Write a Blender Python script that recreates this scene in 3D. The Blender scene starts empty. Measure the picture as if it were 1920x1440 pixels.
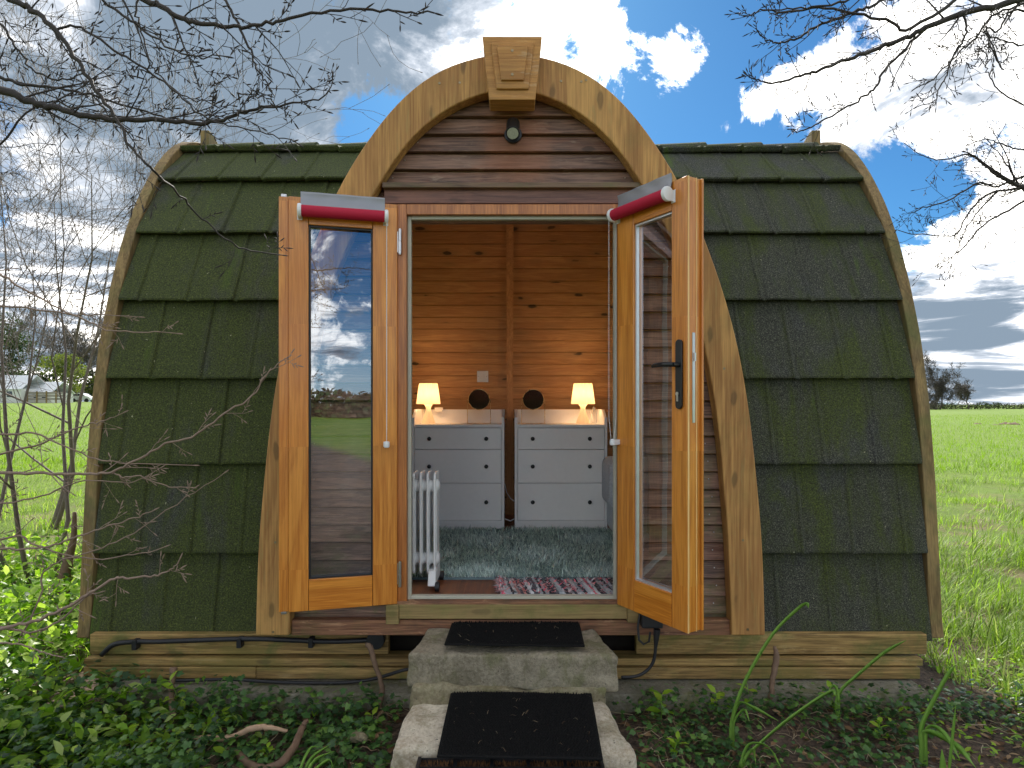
import bpy, bmesh, math, random
import numpy as np
from mathutils import Vector, Matrix, noise as mnoise
PI = math.pi
sc = bpy.context.scene
COL = sc.collection

# ------------------------------------------------------------------ camera
F = 1150.0; CX = 957.0; HY = 757.0; EYE = 1.42
cam = bpy.data.cameras.new('camera'); camo = bpy.data.objects.new('camera', cam); COL.objects.link(camo)
cam.sensor_width = 36; cam.lens = F / 1920 * 36
cam.shift_x = (960 - CX) / 1920; cam.shift_y = (HY - 720) / 1920
camo.location = (0, 0, EYE); camo.rotation_euler = (PI / 2, 0, 0)
cam.clip_start = 0.05; cam.clip_end = 2000
sc.camera = camo
def P(px, py, Y):
    return np.array([(px - CX) / F * Y, Y, EYE + (HY - py) / F * Y])

# ------------------------------------------------------------------ world
def S2L(c):
    c = c / 255.0
    return c / 12.92 if c <= .04045 else ((c + .055) / 1.055) ** 2.4
def RGB(r, g, b, k=1.0): return (S2L(r) * k, S2L(g) * k, S2L(b) * k, 1)
SUN_EL, SUN_AZ = math.radians(38), math.radians(-3)      # azimuth measured from +Y towards +X
world = bpy.data.worlds.new('World'); sc.world = world; world.use_nodes = True
class G:                                                   # small node-graph helper
    def __init__(s, nt): s.nt = nt; nt.nodes.clear()
    def n(s, t, ins=None, **kw):
        nd = s.nt.nodes.new(t)
        for k, v in kw.items(): setattr(nd, k, v)
        if ins:
            for k, v in ins.items():
                if hasattr(v, 'is_linked') or isinstance(v, bpy.types.NodeSocket): s.nt.links.new(v, nd.inputs[k])
                else: nd.inputs[k].default_value = v
        return nd
    def math(s, op, a, b=0.0, c=0.0, clamp=False):
        nd = s.n('ShaderNodeMath', {0: a, 1: b, 2: c}, operation=op, use_clamp=clamp); return nd.outputs[0]
    def vmath(s, op, a, b=None):
        d = {0: a}
        if b is not None: d[1] = b
        nd = s.n('ShaderNodeVectorMath', d, operation=op)
        return nd.outputs['Value'] if op in ('DOT_PRODUCT', 'LENGTH', 'DISTANCE') else nd.outputs[0]
    def mix(s, f, a, b, blend='MIX'):
        nd = s.nt.nodes.new('ShaderNodeMix'); nd.data_type = 'RGBA'; nd.blend_type = blend
        for i, v in ((0, f), (6, a), (7, b)):
            if isinstance(v, bpy.types.NodeSocket): s.nt.links.new(v, nd.inputs[i])
            else: nd.inputs[i].default_value = v
        return nd.outputs[2]
    def ramp(s, f, stops, interp='LINEAR'):
        nd = s.n('ShaderNodeValToRGB', {0: f}); cr = nd.color_ramp; cr.interpolation = interp
        while len(cr.elements) < len(stops): cr.elements.new(.5)
        for e, (p, c) in zip(cr.elements, stops):
            e.position = p; e.color = c if hasattr(c, '__len__') else (c, c, c, 1)
        return nd.outputs[0]
    def step(s, f, a, b):
        nd = s.n('ShaderNodeMapRange', {0: f, 1: a, 2: b, 3: 0.0, 4: 1.0}); nd.interpolation_type = 'SMOOTHSTEP'; return nd.outputs[0]
    def noise(s, vec, scale, detail=4, rough=.55, dist=0.0):
        return s.n('ShaderNodeTexNoise', {'Vector': vec, 'Scale': scale, 'Detail': detail, 'Roughness': rough, 'Distortion': dist}).outputs[0]
    def mapv(s, vec, scale=(1, 1, 1), loc=(0, 0, 0)):
        return s.n('ShaderNodeMapping', {'Vector': vec, 'Scale': scale, 'Location': loc}).outputs[0]

g = G(world.node_tree)
D = g.n('ShaderNodeTexCoord').outputs['Generated']
sky = g.n('ShaderNodeTexSky', sky_type='NISHITA', sun_disc=False, sun_elevation=SUN_EL, sun_rotation=SUN_AZ)
sky.air_density = 1.0; sky.dust_density = .3; sky.ozone_density = 2.5
skyc = g.mix(1.0, sky.outputs[0], (.075, .163, .225, 1), 'MULTIPLY')
sep = g.n('ShaderNodeSeparateXYZ', {0: D})
zz = g.math('ADD', g.math('MAXIMUM', sep.outputs[2], 0.0), .20)
cp = g.n('ShaderNodeCombineXYZ', {0: g.math('DIVIDE', sep.outputs[0], zz), 1: g.math('DIVIDE', sep.outputs[1], zz), 2: 0.0}).outputs[0]
def pdir(px, py):
    v = Vector(((px - CX) / F, 1, (HY - py) / F)).normalized(); return tuple(v)
def blobs(lst):
    tot = None
    for px, py, r, amt in lst:
        d = g.vmath('DISTANCE', D, pdir(px, py)) if not isinstance(px, tuple) else g.vmath('DISTANCE', D, px)
        v = g.math('MULTIPLY', g.math('SUBTRACT', 1.0, g.step(d, 0.0, r)), amt)
        tot = v if tot is None else g.math('ADD', tot, v)
    return tot
n1 = g.noise(cp, 1.5, 12, .66, .35)
n1b = g.noise(D, 7.5, 12, .70, .35)
dens = g.math('ADD', g.math('MULTIPLY', n1, .60), g.math('SUBTRACT', g.math('MULTIPLY', n1b, 1.0), .30))
cov = blobs([(1420, 40, .26, -.22), (1225, 15, .06, -.22), (1290, 215, .05, -.2), (1640, 330, .22, -.24), (1560, 240, .12, -.06), (1720, 400, .12, -.10), (1075, 80, .035, -.16),
             (1400, 250, .10, -.10), (1180, 215, .12, -.14), (1300, 290, .10, -.10), (690, 225, .09, -.22), (40, 230, .10, -.20), (20, 400, .08, -.10),
             (1140, 110, .14, .16), (1280, 110, .085, .30), (1430, 185, .085, .30), (1350, 245, .035, .22), (1560, 130, .14, .16), (1680, 160, .16, .20), (1870, 130, .26, .14), (1780, 235, .05, .20),
             (1800, 560, .22, .26), (1850, 690, .2, .12), (550, 60, .36, .22), (250, 120, .32, .16), (200, 450, .4, .20), (560, 240, .10, .06), (60, 650, .3, .1),
             ((-.3, -.9, .35), 0, .5, .06), ((.2, -.8, .6), 0, .4, -.06)])
dens = g.math('ADD', dens, cov)
mask = g.step(dens, .475, .60)
# cloud brightness: thick parts grey, edges white
n2 = g.math('ADD', g.math('MULTIPLY', g.noise(g.mapv(D, (1, 1, 1.7), (3.1, .4, 2)), 4.4, 10, .62, .5), 2.1), -.56)
lowband = g.math('SUBTRACT', 1.0, g.step(sep.outputs[2], .10, .32))
n3 = g.noise(g.mapv(D, (1, 1, 6.0), (1.1, 2.4, 7)), 5.5, 10, .62, .5)
dk = blobs([(500, 70, .34, .40), (800, 30, .24, .30), (180, 100, .28, .34), (330, 60, .2, .1), (60, 330, .15, .0), (30, 560, .25, .22), (1740, 565, .05, .30), (1840, 560, .06, .34), (1800, 610, .05, .12), (1700, 700, .12, .16), (1870, 700, .14, .26),
            (1850, 640, .05, .2), (1150, 120, .2, -.16), (1650, 160, .35, -.02), (300, 480, .3, -.06)])
dark = g.math('ADD', g.math('ADD', g.math('MULTIPLY', n2, g.math('SUBTRACT', 1.0, lowband)), g.math('MULTIPLY', g.math('ADD', g.math('MULTIPLY', n3, 2.9), -.98), lowband)), dk)
edge = g.step(dens, .56, .80)
dark = g.math('ADD', dark, g.math('MULTIPLY', edge, .10))
dark = g.step(dark, .47, .92)
cloud = g.ramp(dark, [(0, (1.0, .965, .90, 1)), (.22, (.42, .42, .425, 1)), (.5, (.21, .228, .255, 1)), (1, (.075, .098, .125, 1))])
cloud = g.mix(1.0, cloud, (7.6, 7.6, 7.6, 1), 'MULTIPLY')
# towards the horizon the sky pales
pale = g.math('MULTIPLY', g.math('SUBTRACT', 1.0, g.step(sep.outputs[2], 0.0, .18)), .35)
skyp = g.mix(pale, skyc, (3.6, 4.3, 5.0, 1))
final = g.mix(mask, skyp, cloud)
bg = g.n('ShaderNodeBackground', {'Color': final, 'Strength': .15})
g.n('ShaderNodeOutputWorld', {0: bg.outputs[0]})

# ------------------------------------------------------------------ sun, exposure
sl = bpy.data.lights.new('sun', 'SUN'); sl.energy = 2.05; sl.angle = math.radians(.9); sl.color = (1, .95, .86)
so = bpy.data.objects.new('sun', sl); COL.objects.link(so)
sv = Vector((math.sin(SUN_AZ) * math.cos(SUN_EL), math.cos(SUN_AZ) * math.cos(SUN_EL), math.sin(SUN_EL)))
so.rotation_euler = sv.to_track_quat('Z', 'Y').to_euler(); so.location = sv * 60
sc.view_settings.view_transform = 'Standard'; sc.view_settings.look = 'None'
sc.view_settings.exposure = 1.72; sc.view_settings.gamma = 1.0
sc.render.engine = 'CYCLES'
sc.cycles.max_bounces = 10; sc.cycles.diffuse_bounces = 5; sc.cycles.transparent_max_bounces = 16

# ------------------------------------------------------------------ mesh helpers
def mesh_np(name, V, Fc, smooth=False):
    V = np.asarray(V, dtype=np.float32)
    me = bpy.data.meshes.new(name)
    if isinstance(Fc, np.ndarray):
        k = Fc.shape[1]; m = len(Fc)
        me.vertices.add(len(V)); me.vertices.foreach_set('co', V.ravel())
        me.loops.add(m * k); me.loops.foreach_set('vertex_index', Fc.astype(np.int32).ravel())
        me.polygons.add(m); me.polygons.foreach_set('loop_start', np.arange(0, m * k, k, dtype=np.int32))
        me.polygons.foreach_set('loop_total', np.full(m, k, dtype=np.int32))
    else:
        me.from_pydata([tuple(map(float, v)) for v in V], [], [tuple(int(i) for i in f) for f in Fc])
    me.update(calc_edges=True); me.validate()
    if smooth: me.polygons.foreach_set('use_smooth', np.ones(len(me.polygons), dtype=bool))
    return me
def wloc(o):
    v = Vector((0, 0, 0))
    while o is not None: v = v + o.location; o = o.parent
    return v
def tag(o, label=None, cat=None, group=None, kind=None):
    if label: o['label'] = label
    if cat: o['category'] = cat
    if group: o['group'] = group
    if kind: o['kind'] = kind
    return o
def empty(name, loc, label=None, cat=None, group=None, rz=0):
    o = bpy.data.objects.new(name, None); COL.objects.link(o); o.empty_display_size = .1
    o.location = loc; o.rotation_euler = (0, 0, rz); return tag(o, label, cat, group)
def obj(name, V, Fc, mat, parent=None, smooth=False, bevel=0, local=False, fixn=True, base=True, angle=None, bseg=2):
    V = np.asarray(V, dtype=np.float64)
    loc = Vector((0, 0, 0))
    if parent is None and base:
        c = np.array([(V[:, 0].min() + V[:, 0].max()) / 2, (V[:, 1].min() + V[:, 1].max()) / 2, V[:, 2].min()])
        V = V - c; loc = Vector(c)
    me = mesh_np(name, V, Fc, smooth)
    if fixn and len(me.polygons) < 60000 and not isinstance(Fc, np.ndarray):
        bm = bmesh.new(); bm.from_mesh(me); bmesh.ops.recalc_face_normals(bm, faces=bm.faces); bm.to_mesh(me); bm.free()
        if smooth: me.polygons.foreach_set('use_smooth', np.ones(len(me.polygons), dtype=bool))
    o = bpy.data.objects.new(name, me); COL.objects.link(o); me.materials.append(mat)
    if parent is not None:
        o.parent = parent
        if not local: loc = -wloc(parent)
    o.location = loc
    if bevel:
        b = o.modifiers.new('bevel', 'BEVEL'); b.width = bevel; b.segments = bseg; b.limit_method = 'ANGLE'; b.angle_limit = math.radians(40)
        if bseg > 1:
            me.polygons.foreach_set('use_smooth', np.ones(len(me.polygons), dtype=bool))
            b.harden_normals = True
    return o
class MB:
    def __init__(s): s.V = []; s.F = []
    def add(s, V, Fc):
        n = len(s.V); s.V += [tuple(map(float, v)) for v in V]; s.F += [tuple(int(i) + n for i in f) for f in Fc]; return s
    def box(s, x0, x1, y0, y1, z0, z1):
        V = [(x, y, z) for z in (z0, z1) for y in (y0, y1) for x in (x0, x1)]
        return s.add(V, [(0, 2, 3, 1), (4, 5, 7, 6), (0, 1, 5, 4), (2, 6, 7, 3), (0, 4, 6, 2), (1, 3, 7, 5)])
    def hexa(s, c8):                                       # 8 corners, bottom 4 then top 4 (loops)
        return s.add(c8, [(0, 3, 2, 1), (4, 5, 6, 7), (0, 1, 5, 4), (1, 2, 6, 5), (2, 3, 7, 6), (3, 0, 4, 7)])
    def prism(s, poly, axis, a0, a1):                      # poly in the other two axes
        n = len(poly)
        def mk(p, a):
            return {0: (a, p[0], p[1]), 1: (p[0], a, p[1]), 2: (p[0], p[1], a)}[axis]
        V = [mk(p, a0) for p in poly] + [mk(p, a1) for p in poly]
        return s.add(V, [tuple(range(n)), tuple(range(2 * n - 1, n - 1, -1))] + [(i, (i + 1) % n, n + (i + 1) % n, n + i) for i in range(n)])
    def tube(s, pts, rad, k=8, cap=True):
        pts = np.asarray(pts, float); n = len(pts)
        rad = np.full(n, rad) if np.isscalar(rad) else np.asarray(rad, float)
        t = np.gradient(pts, axis=0); t /= np.linalg.norm(t, axis=1)[:, None] + 1e-12
        ref = np.array([0, 0, 1.]) if abs(t[:, 2]).mean() < .8 else np.array([1., 0, 0])
        a = np.cross(t, ref); a /= np.linalg.norm(a, axis=1)[:, None] + 1e-9; b = np.cross(t, a)
        th = np.arange(k) * 2 * PI / k
        V = (pts[:, None, :] + rad[:, None, None] * (np.cos(th)[None, :, None] * a[:, None, :] + np.sin(th)[None, :, None] * b[:, None, :])).reshape(-1, 3)
        Fc = [(i * k + j, i * k + (j + 1) % k, (i + 1) * k + (j + 1) % k, (i + 1) * k + j) for i in range(n - 1) for j in range(k)]
        if cap: Fc += [tuple(range(k - 1, -1, -1)), tuple(range((n - 1) * k, n * k))]
        return s.add(V, Fc)
    def lathe(s, prof, c=(0, 0, 0), k=24, axis=2):         # prof: (radius, height)
        V = []
        for r, h in prof:
            for j in range(k):
                a = 2 * PI * j / k; p = (r * math.cos(a), r * math.sin(a), h)
                if axis == 0: p = (p[2], p[0], p[1])
                if axis == 1: p = (p[0], p[2], p[1])
                V.append((p[0] + c[0], p[1] + c[1], p[2] + c[2]))
        n = len(prof)
        Fc = [(i * k + j, i * k + (j + 1) % k, (i + 1) * k + (j + 1) % k, (i + 1) * k + j) for i in range(n - 1) for j in range(k)]
        Fc += [tuple(range(k - 1, -1, -1)), tuple(range((n - 1) * k, n * k))]
        return s.add(V, Fc)
    def obj(s, name, mat, parent=None, **kw): return obj(name, s.V, s.F, mat, parent, **kw)
def sph(c, r, k=12, m=7, sq=(1, 1, 1)):
    V = []; Fc = []
    for i in range(m + 1):
        ph = PI * i / m
        for j in range(k):
            a = 2 * PI * j / k
            V.append((c[0] + r * sq[0] * math.sin(ph) * math.cos(a), c[1] + r * sq[1] * math.sin(ph) * math.sin(a), c[2] + r * sq[2] * math.cos(ph)))
    for i in range(m):
        for j in range(k): Fc.append((i * k + j, i * k + (j + 1) % k, (i + 1) * k + (j + 1) % k, (i + 1) * k + j))
    return V, Fc

# ------------------------------------------------------------------ materials
def mat(name):
    m = bpy.data.materials.new(name); m.use_nodes = True; return m, G(m.node_tree)
def out(g, sh): g.n('ShaderNodeOutputMaterial', {0: sh})
def princ(g, col, rough=.6, bump=None, bstr=.3, bdist=.01, **kw):
    d = {'Base Color': col, 'Roughness': rough}
    d.update({k: v for k, v in kw.items()})
    if bump is not None:
        d['Normal'] = g.n('ShaderNodeBump', {'Height': bump, 'Strength': bstr, 'Distance': bdist}).outputs[0]
    return g.n('ShaderNodeBsdfPrincipled', d).outputs[0]
def plain(name, c, rough=.5, metal=0.0, nz=.12, scale=30, **kw):
    m, g = mat(name); tc = g.n('ShaderNodeTexCoord').outputs['Object']
    n = g.noise(tc, scale, 5, .6)
    col = g.mix(n, tuple(x * (1 - nz) for x in c[:3]) + (1,), tuple(min(1, x * (1 + nz)) for x in c[:3]) + (1,))
    out(g, princ(g, col, g.math('ADD', rough - .05, g.math('MULTIPLY', n, .1)), n, .1, .002, Metallic=metal, **kw)); return m
def wood(name, light, dark, axis=0, grain=16, knots=0.0, rough=.6, stain=None, stain_amt=0.0, moss=0.0, board=None, bvar=.35, coat=0.0, bump=.35, mossz=None, nails=None, nocoat=False, streak=None, patch=None):
    m, g = mat(name); tc = g.n('ShaderNodeTexCoord').outputs['Object']
    sp = g.n('ShaderNodeSeparateXYZ', {0: tc})
    off = None; vec = tc
    if board:                                              # (axis, pitch, origin): each board gets its own grain and tone
        ax, pitch, org = board
        idx = g.math('FLOOR', g.math('DIVIDE', g.math('SUBTRACT', sp.outputs[ax], org), pitch))
        wn = g.n('ShaderNodeTexWhiteNoise', {'W': idx}, noise_dimensions='1D')
        vec = g.vmath('ADD', tc, g.vmath('MULTIPLY', wn.outputs['Color'], (7.3, 5.1, 9.7)))
        off = wn.outputs['Value']
    sc3 = [grain] * 3; sc3[axis] = grain * .09
    wv = g.mapv(vec, tuple(sc3))
    n = g.noise(wv, 1.0, 5, .55, 1.2)
    rings = g.math('FRACT', g.math('MULTIPLY', n, 5.0))
    rings = g.math('ABSOLUTE', g.math('SUBTRACT', rings, .5))
    sf = [grain * 16] * 3; sf[axis] = grain * .5
    fine = g.noise(g.mapv(vec, tuple(sf)), 1.0, 3, .6)
    v = g.math('ADD', g.math('MULTIPLY', n, .45), g.math('ADD', g.math('MULTIPLY', rings, .30), g.math('MULTIPLY', fine, .65)))
    col = g.mix(g.step(v, .38, .88), dark, light)
    if off is not None:
        k = g.math('ADD', 1.0 - bvar * .5, g.math('MULTIPLY', off, bvar))
        kc = g.n('ShaderNodeCombineXYZ', {0: k, 1: k, 2: k}).outputs[0]
        col = g.mix(1.0, col, kc, 'MULTIPLY')
    if stain is not None:
        ss = [3.0] * 3; ss[axis] = 1.1
        sn = g.noise(g.mapv(vec, tuple(ss)), 1.6, 6, .65, .4)
        col = g.mix(g.math('MULTIPLY', g.step(sn, .48, .66), stain_amt), col, stain)
    if streak is not None:
        sn = g.noise(g.mapv(vec, (5, 5, 34) if axis == 0 else (34, 34, 4)), 1.0, 6, .7, .6)
        col = g.mix(g.math('MULTIPLY', g.step(sn, .56, .66), streak[1]), col, streak[0])
    if patch:                                              # a bare, bleached spot on the timber itself
        (pa, pc), (pb, pd), pr, pcol, pamt = patch
        dx = g.math('SUBTRACT', sp.outputs[pa], pc); dz = g.math('MULTIPLY', g.math('SUBTRACT', sp.outputs[pb], pd), .6)
        dd_ = g.math('SQRT', g.math('ADD', g.math('MULTIPLY', dx, dx), g.math('MULTIPLY', dz, dz)))
        pn = g.noise(tc, 9, 6, .7)
        col = g.mix(g.math('MULTIPLY', g.math('SUBTRACT', 1.0, g.step(g.math('ADD', dd_, g.math('MULTIPLY', g.math('SUBTRACT', pn, .5), .25)), pr * .3, pr)), pamt), col, pcol)
    if knots:
        kc3 = [9.0] * 3; kc3[axis] = 3.2
        kk = g.vmath('ADD', g.mapv(vec, tuple(kc3)), g.vmath('MULTIPLY', g.n('ShaderNodeTexNoise', {'Vector': tc, 'Scale': 9.0}).outputs['Color'], (.25, .25, .25)))
        vo = g.n('ShaderNodeTexVoronoi', {'Vector': kk, 'Scale': 1.0}, feature='F1')
        kd = g.math('SUBTRACT', 1.0, g.step(vo.outputs['Distance'], .10, .17))
        halo = g.math('SUBTRACT', 1.0, g.step(vo.outputs['Distance'], .15, .40))
        col = g.mix(g.math('MULTIPLY', halo, .35 * knots), col, tuple(x * .55 for x in light[:3]) + (1,))
        col = g.mix(g.math('MULTIPLY', kd, .85 * knots), col, tuple(x * .16 for x in light[:3]) + (1,))
    if moss:
        mn = g.noise(tc, 3.1, 8, .7, .4)
        amt = g.math('MULTIPLY', g.step(mn, .46, .68), moss)
        if mossz: amt = g.math('MULTIPLY', amt, g.math('SUBTRACT', 1.0, g.step(sp.outputs[2], mossz[0], mossz[1])))
        mf = g.noise(tc, 60, 4, .6)
        col = g.mix(amt, col, g.mix(mf, (.05, .075, .012, 1), (.15, .18, .04, 1)))
    d = dict()
    if coat: d['Coat Weight'] = coat; d['Coat Roughness'] = .18
    out(g, princ(g, col, g.math('ADD', rough - .08, g.math('MULTIPLY', fine, .16)), g.math('ADD', fine, g.math('MULTIPLY', n, .5)), bump, .003, **d)); return m

M = {}
M['arch'] = wood('arch_timber', RGB(204, 156, 90), RGB(140, 94, 46), axis=2, grain=6, knots=.7, streak=(RGB(150, 140, 84), .3), rough=.68, stain=RGB(166, 116, 66), stain_amt=.6, moss=.22, bump=.3)
M['keystone'] = wood('keystone_timber', RGB(206, 152, 84), RGB(158, 106, 50), axis=0, grain=9, knots=.4, rough=.65, stain=RGB(150, 112, 60), stain_amt=.5, streak=(RGB(206, 186, 150), .3), moss=.1)
M['barge'] = wood('bargeboard_timber', RGB(158, 132, 84), RGB(98, 76, 44), axis=2, grain=10, knots=.4, rough=.75, stain=RGB(96, 86, 60), stain_amt=.6, moss=.55)
M['siding'] = wood('siding_boards', RGB(158, 122, 102), RGB(62, 43, 35), axis=0, grain=13, knots=.9, rough=.55, board=(2, .0875, .2), bvar=.55, stain=RGB(124, 72, 48), stain_amt=.5, streak=(RGB(172, 148, 126), .40), bump=.7, moss=.8, mossz=(.5, 1.6), patch=((0, .02), (2, 2.70), .24, RGB(170, 108, 72), .4))
M['peel'] = wood('peeling_board', RGB(172, 122, 88), RGB(92, 56, 40), axis=0, grain=9, knots=.7, rough=.65, stain=RGB(74, 54, 44), stain_amt=.8, moss=.3, streak=(RGB(205, 160, 122), .6), bump=.8)
M['door'] = wood('varnished_door_timber', RGB(224, 150, 60), RGB(178, 104, 28), board=(2, .57, .08), bvar=.16, axis=2, grain=9, knots=0, rough=.36, coat=.35, bump=.15, stain=RGB(196, 110, 30), stain_amt=.35)
M['doorrail'] = wood('varnished_rail_timber', RGB(222, 146, 52), RGB(178, 100, 22), board=(2, .07, .03), bvar=.14, axis=0, grain=9, knots=.15, rough=.36, coat=.35, bump=.15)
M['rawwood'] = wood('pale_edge_timber', RGB(246, 214, 150), RGB(222, 172, 96), axis=2, grain=10, rough=.5, bump=.2)
M['frame'] = wood('door_frame_timber', RGB(196, 124, 60), RGB(140, 78, 28), axis=2, grain=9, rough=.4, coat=.25, bump=.2)
M['beam'] = wood('base_beam_timber', RGB(186, 152, 92), RGB(96, 72, 36), axis=0, grain=10, knots=.7, rough=.7, stain=RGB(120, 108, 52), stain_amt=.8, moss=.75, streak=(RGB(196, 172, 120), .3), bump=.4)
M['sillboard'] = wood('sill_board_timber', RGB(160, 136, 88), RGB(112, 90, 52), axis=0, grain=8, knots=.4, rough=.7, stain=RGB(126, 124, 66), stain_amt=.8, moss=.6)
M['interior'] = wood('interior_pine', RGB(216, 168, 112), RGB(182, 128, 78), axis=0, grain=15, knots=1.3, rough=.5, board=(2, .1, .0), bvar=.13, bump=.15)
M['post'] = wood('interior_post_pine', RGB(222, 172, 116), RGB(190, 136, 84), axis=2, grain=10, knots=.3, rough=.5, bump=.15)
M['floor'] = wood('laminate_floor', RGB(150, 92, 60), RGB(104, 58, 36), axis=1, grain=9, rough=.35, board=(0, .12, .0), bvar=.3, bump=.1)
M['chest'] = plain('white_chest_lacquer', (.88, .88, .88, 1), .42, nz=.04)
M['black'] = plain('black_metal', (.012, .013, .015, 1), .3)
M['blackrub'] = plain('black_plastic', (.014, .014, .016, 1), .5, nz=.3)
M['steel'] = plain('zinc_steel', (.55, .55, .55, 1), .3, metal=1.0)
M['brass'] = plain('brass_wire', (.72, .52, .26, 1), .28, metal=1.0)
M['whiteplastic'] = plain('white_plastic', (.78, .79, .8, 1), .35, nz=.03)
M['seal'] = plain('grey_rubber_seal', RGB(178, 176, 160), .55, nz=.15)
M['spacer'] = plain('alu_spacer', (.62, .64, .66, 1), .35, metal=.6)
M['crimson'] = plain('crimson_blind_fabric', RGB(176, 14, 52), .75, nz=.1, scale=200)
M['silver'] = plain('silver_blind_lining', RGB(150, 152, 158), .42, metal=.35, nz=.06)
M['radiator'] = plain('white_radiator_enamel', (.74, .75, .75, 1), .32, nz=.03)
M['red'] = plain('red_plastic', RGB(200, 20, 30), .4)
M['steelscrew'] = plain('brass_screw', (.30, .24, .14, 1), .45, metal=1.0)
M['felt'] = plain('roof_felt', (.05, .055, .045, 1), .95, nz=.4, scale=80)
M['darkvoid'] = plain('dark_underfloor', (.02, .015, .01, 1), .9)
M['whitecar'] = plain('white_car_paint', (.75, .77, .8, 1), .25, nz=.02)
M['darkglass'] = plain('dark_window_glass', (.03, .04, .05, 1), .08, nz=.1)
M['tyre'] = plain('tyre_rubber', (.02, .02, .02, 1), .8)
M['render'] = plain('pale_render', (.62, .61, .58, 1), .8, nz=.1, scale=2)
M['paleroof'] = plain('pale_roof_sheet', (.66, .68, .70, 1), .5, nz=.1, scale=2)
M['greyfence'] = plain('weathered_fence', (.30, .27, .24, 1), .8, nz=.2, scale=4)
M['mirror'] = plain('mirror_dark_reflection', (.16, .09, .055, 1), .12, metal=1.0, nz=.05)  # the dark brown reflection is put into the mirror's own colour

m, g = mat('roof_tile_granules'); tc = g.n('ShaderNodeTexCoord').outputs['Object']; sp = g.n('ShaderNodeSeparateXYZ', {0: tc})
gr = g.noise(tc, 170, 4, .75); gr2 = g.noise(tc, 620, 2, .5)
base = g.ramp(gr, [(.36, RGB(24, 25, 21)), (.52, RGB(60, 62, 52)), (.66, RGB(116, 116, 100))])
blue = g.noise(g.mapv(tc, (1.6, 1.6, 2.2)), 1.3, 5, .6, .3)
base = g.mix(g.math('MULTIPLY', g.step(blue, .50, .68), .30), base, g.ramp(gr, [(.36, RGB(22, 23, 32)), (.66, RGB(94, 94, 108))]))
ms = g.noise(g.mapv(tc, (3.2, 1.2, 1.0)), 1.6, 8, .66, .4)
left = g.math('SUBTRACT', 1.0, g.step(sp.outputs[0], -1.2, 1.2))
msk = g.step(g.math('ADD', ms, g.math('MULTIPLY', left, .12)), .40, .64)
mossc = g.ramp(g.noise(tc, 140, 4, .72), [(.34, RGB(26, 32, 8)), (.52, RGB(62, 72, 20)), (.70, RGB(108, 120, 42))])
col = g.mix(g.math('MULTIPLY', msk, .80), base, mossc)
vm = g.noise(g.mapv(tc, (9, 3, 1.2)), 1.0, 6, .65, .3)
col = g.mix(g.math('MULTIPLY', g.step(vm, .60, .74), .6), col, RGB(74, 96, 22))
sk = g.noise(tc, 47, 2, .5)
col = g.mix(g.step(sk, .75, .77), col, RGB(150, 150, 120))
out(g, princ(g, col, .92, g.math('ADD', gr, g.math('MULTIPLY', gr2, .4)), .8, .004)); M['tile'] = m

def stone(name, a, b, mo):
    m, g = mat(name); tc = g.n('ShaderNodeTexCoord').outputs['Object']
    n = g.noise(tc, 6, 10, .68, .3); f = g.noise(tc, 70, 6, .7)
    col = g.mix(g.step(g.math('ADD', g.math('MULTIPLY', n, .6), g.math('MULTIPLY', f, .4)), .34, .66), b, a)
    mn = g.noise(g.mapv(tc, (1, 1, .5), (3, 1, 4)), 9, 10, .72, .4)
    col = g.mix(g.math('MULTIPLY', g.step(mn, .46, .66), mo), col, g.mix(f, (.05, .06, .015, 1), (.20, .20, .07, 1)))
    pits = g.noise(tc, 55, 5, .7)
    col = g.mix(g.math('SUBTRACT', 1.0, g.step(pits, .30, .38)), col, (.05, .045, .03, 1))
    out(g, princ(g, col, .9, g.math('ADD', n, g.math('MULTIPLY', g.math('ADD', f, pits), .5)), .9, .012)); return m
M['stone_hi'] = stone('sandstone_step', (.38, .33, .24, 1), (.13, .11, .07, 1), .62)
M['stone_lo'] = stone('limestone_step', (.76, .69, .55, 1), (.33, .26, .17, 1), .36)
M['stone_moss'] = stone('mossy_block', (.34, .30, .19, 1), (.14, .11, .06, 1), .8)
M['concrete'] = stone('mossy_concrete', (.26, .24, .19, 1), (.12, .11, .07, 1), .9)

def leafmat(name, cols, rough=.45, trans=.35, spec=.3):
    m, g = mat(name)
    r = g.n('ShaderNodeNewGeometry').outputs['Random Per Island']
    col = g.ramp(r, [(i / (len(cols) - 1), c) for i, c in enumerate(cols)])
    a = princ(g, col, rough, **{'Specular IOR Level': spec})
    tcol = g.mix(1.0, col, (1.5, 1.7, .7, 1), 'MULTIPLY')
    b = g.n('ShaderNodeBsdfTranslucent', {0: tcol}).outputs[0]
    out(g, g.n('ShaderNodeMixShader', {0: trans, 1: a, 2: b}).outputs[0]); return m
M['grass'] = leafmat('grass_blades', [(.06, .10, .010, 1), (.13, .21, .015, 1), (.20, .30, .02, 1), (.24, .38, .06, 1), (.42, .44, .20, 1)], .5, .5)
M['ivy'] = leafmat('ivy_leaves', [(.018, .045, .015, 1), (.04, .10, .028, 1), (.07, .155, .04, 1), (.12, .22, .035, 1)], .35, .2)
M['bright'] = leafmat('fresh_green_leaves', [(.10, .21, .015, 1), (.17, .33, .02, 1), (.26, .43, .03, 1), (.36, .48, .05, 1)], .38, .4)
M['privet'] = leafmat('undergrowth_leaves', [(.04, .09, .012, 1), (.13, .25, .02, 1), (.19, .33, .03, 1), (.29, .42, .05, 1), (.50, .58, .24, 1)], .36, .5)
M['daff'] = leafmat('strap_leaves', [(.15, .32, .05, 1), (.22, .40, .07, 1), (.3, .44, .08, 1)], .4, .35)
M['evergreen'] = leafmat('far_evergreen', [(.02, .04, .015, 1), (.05, .075, .02, 1)], .6, .2)
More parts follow.
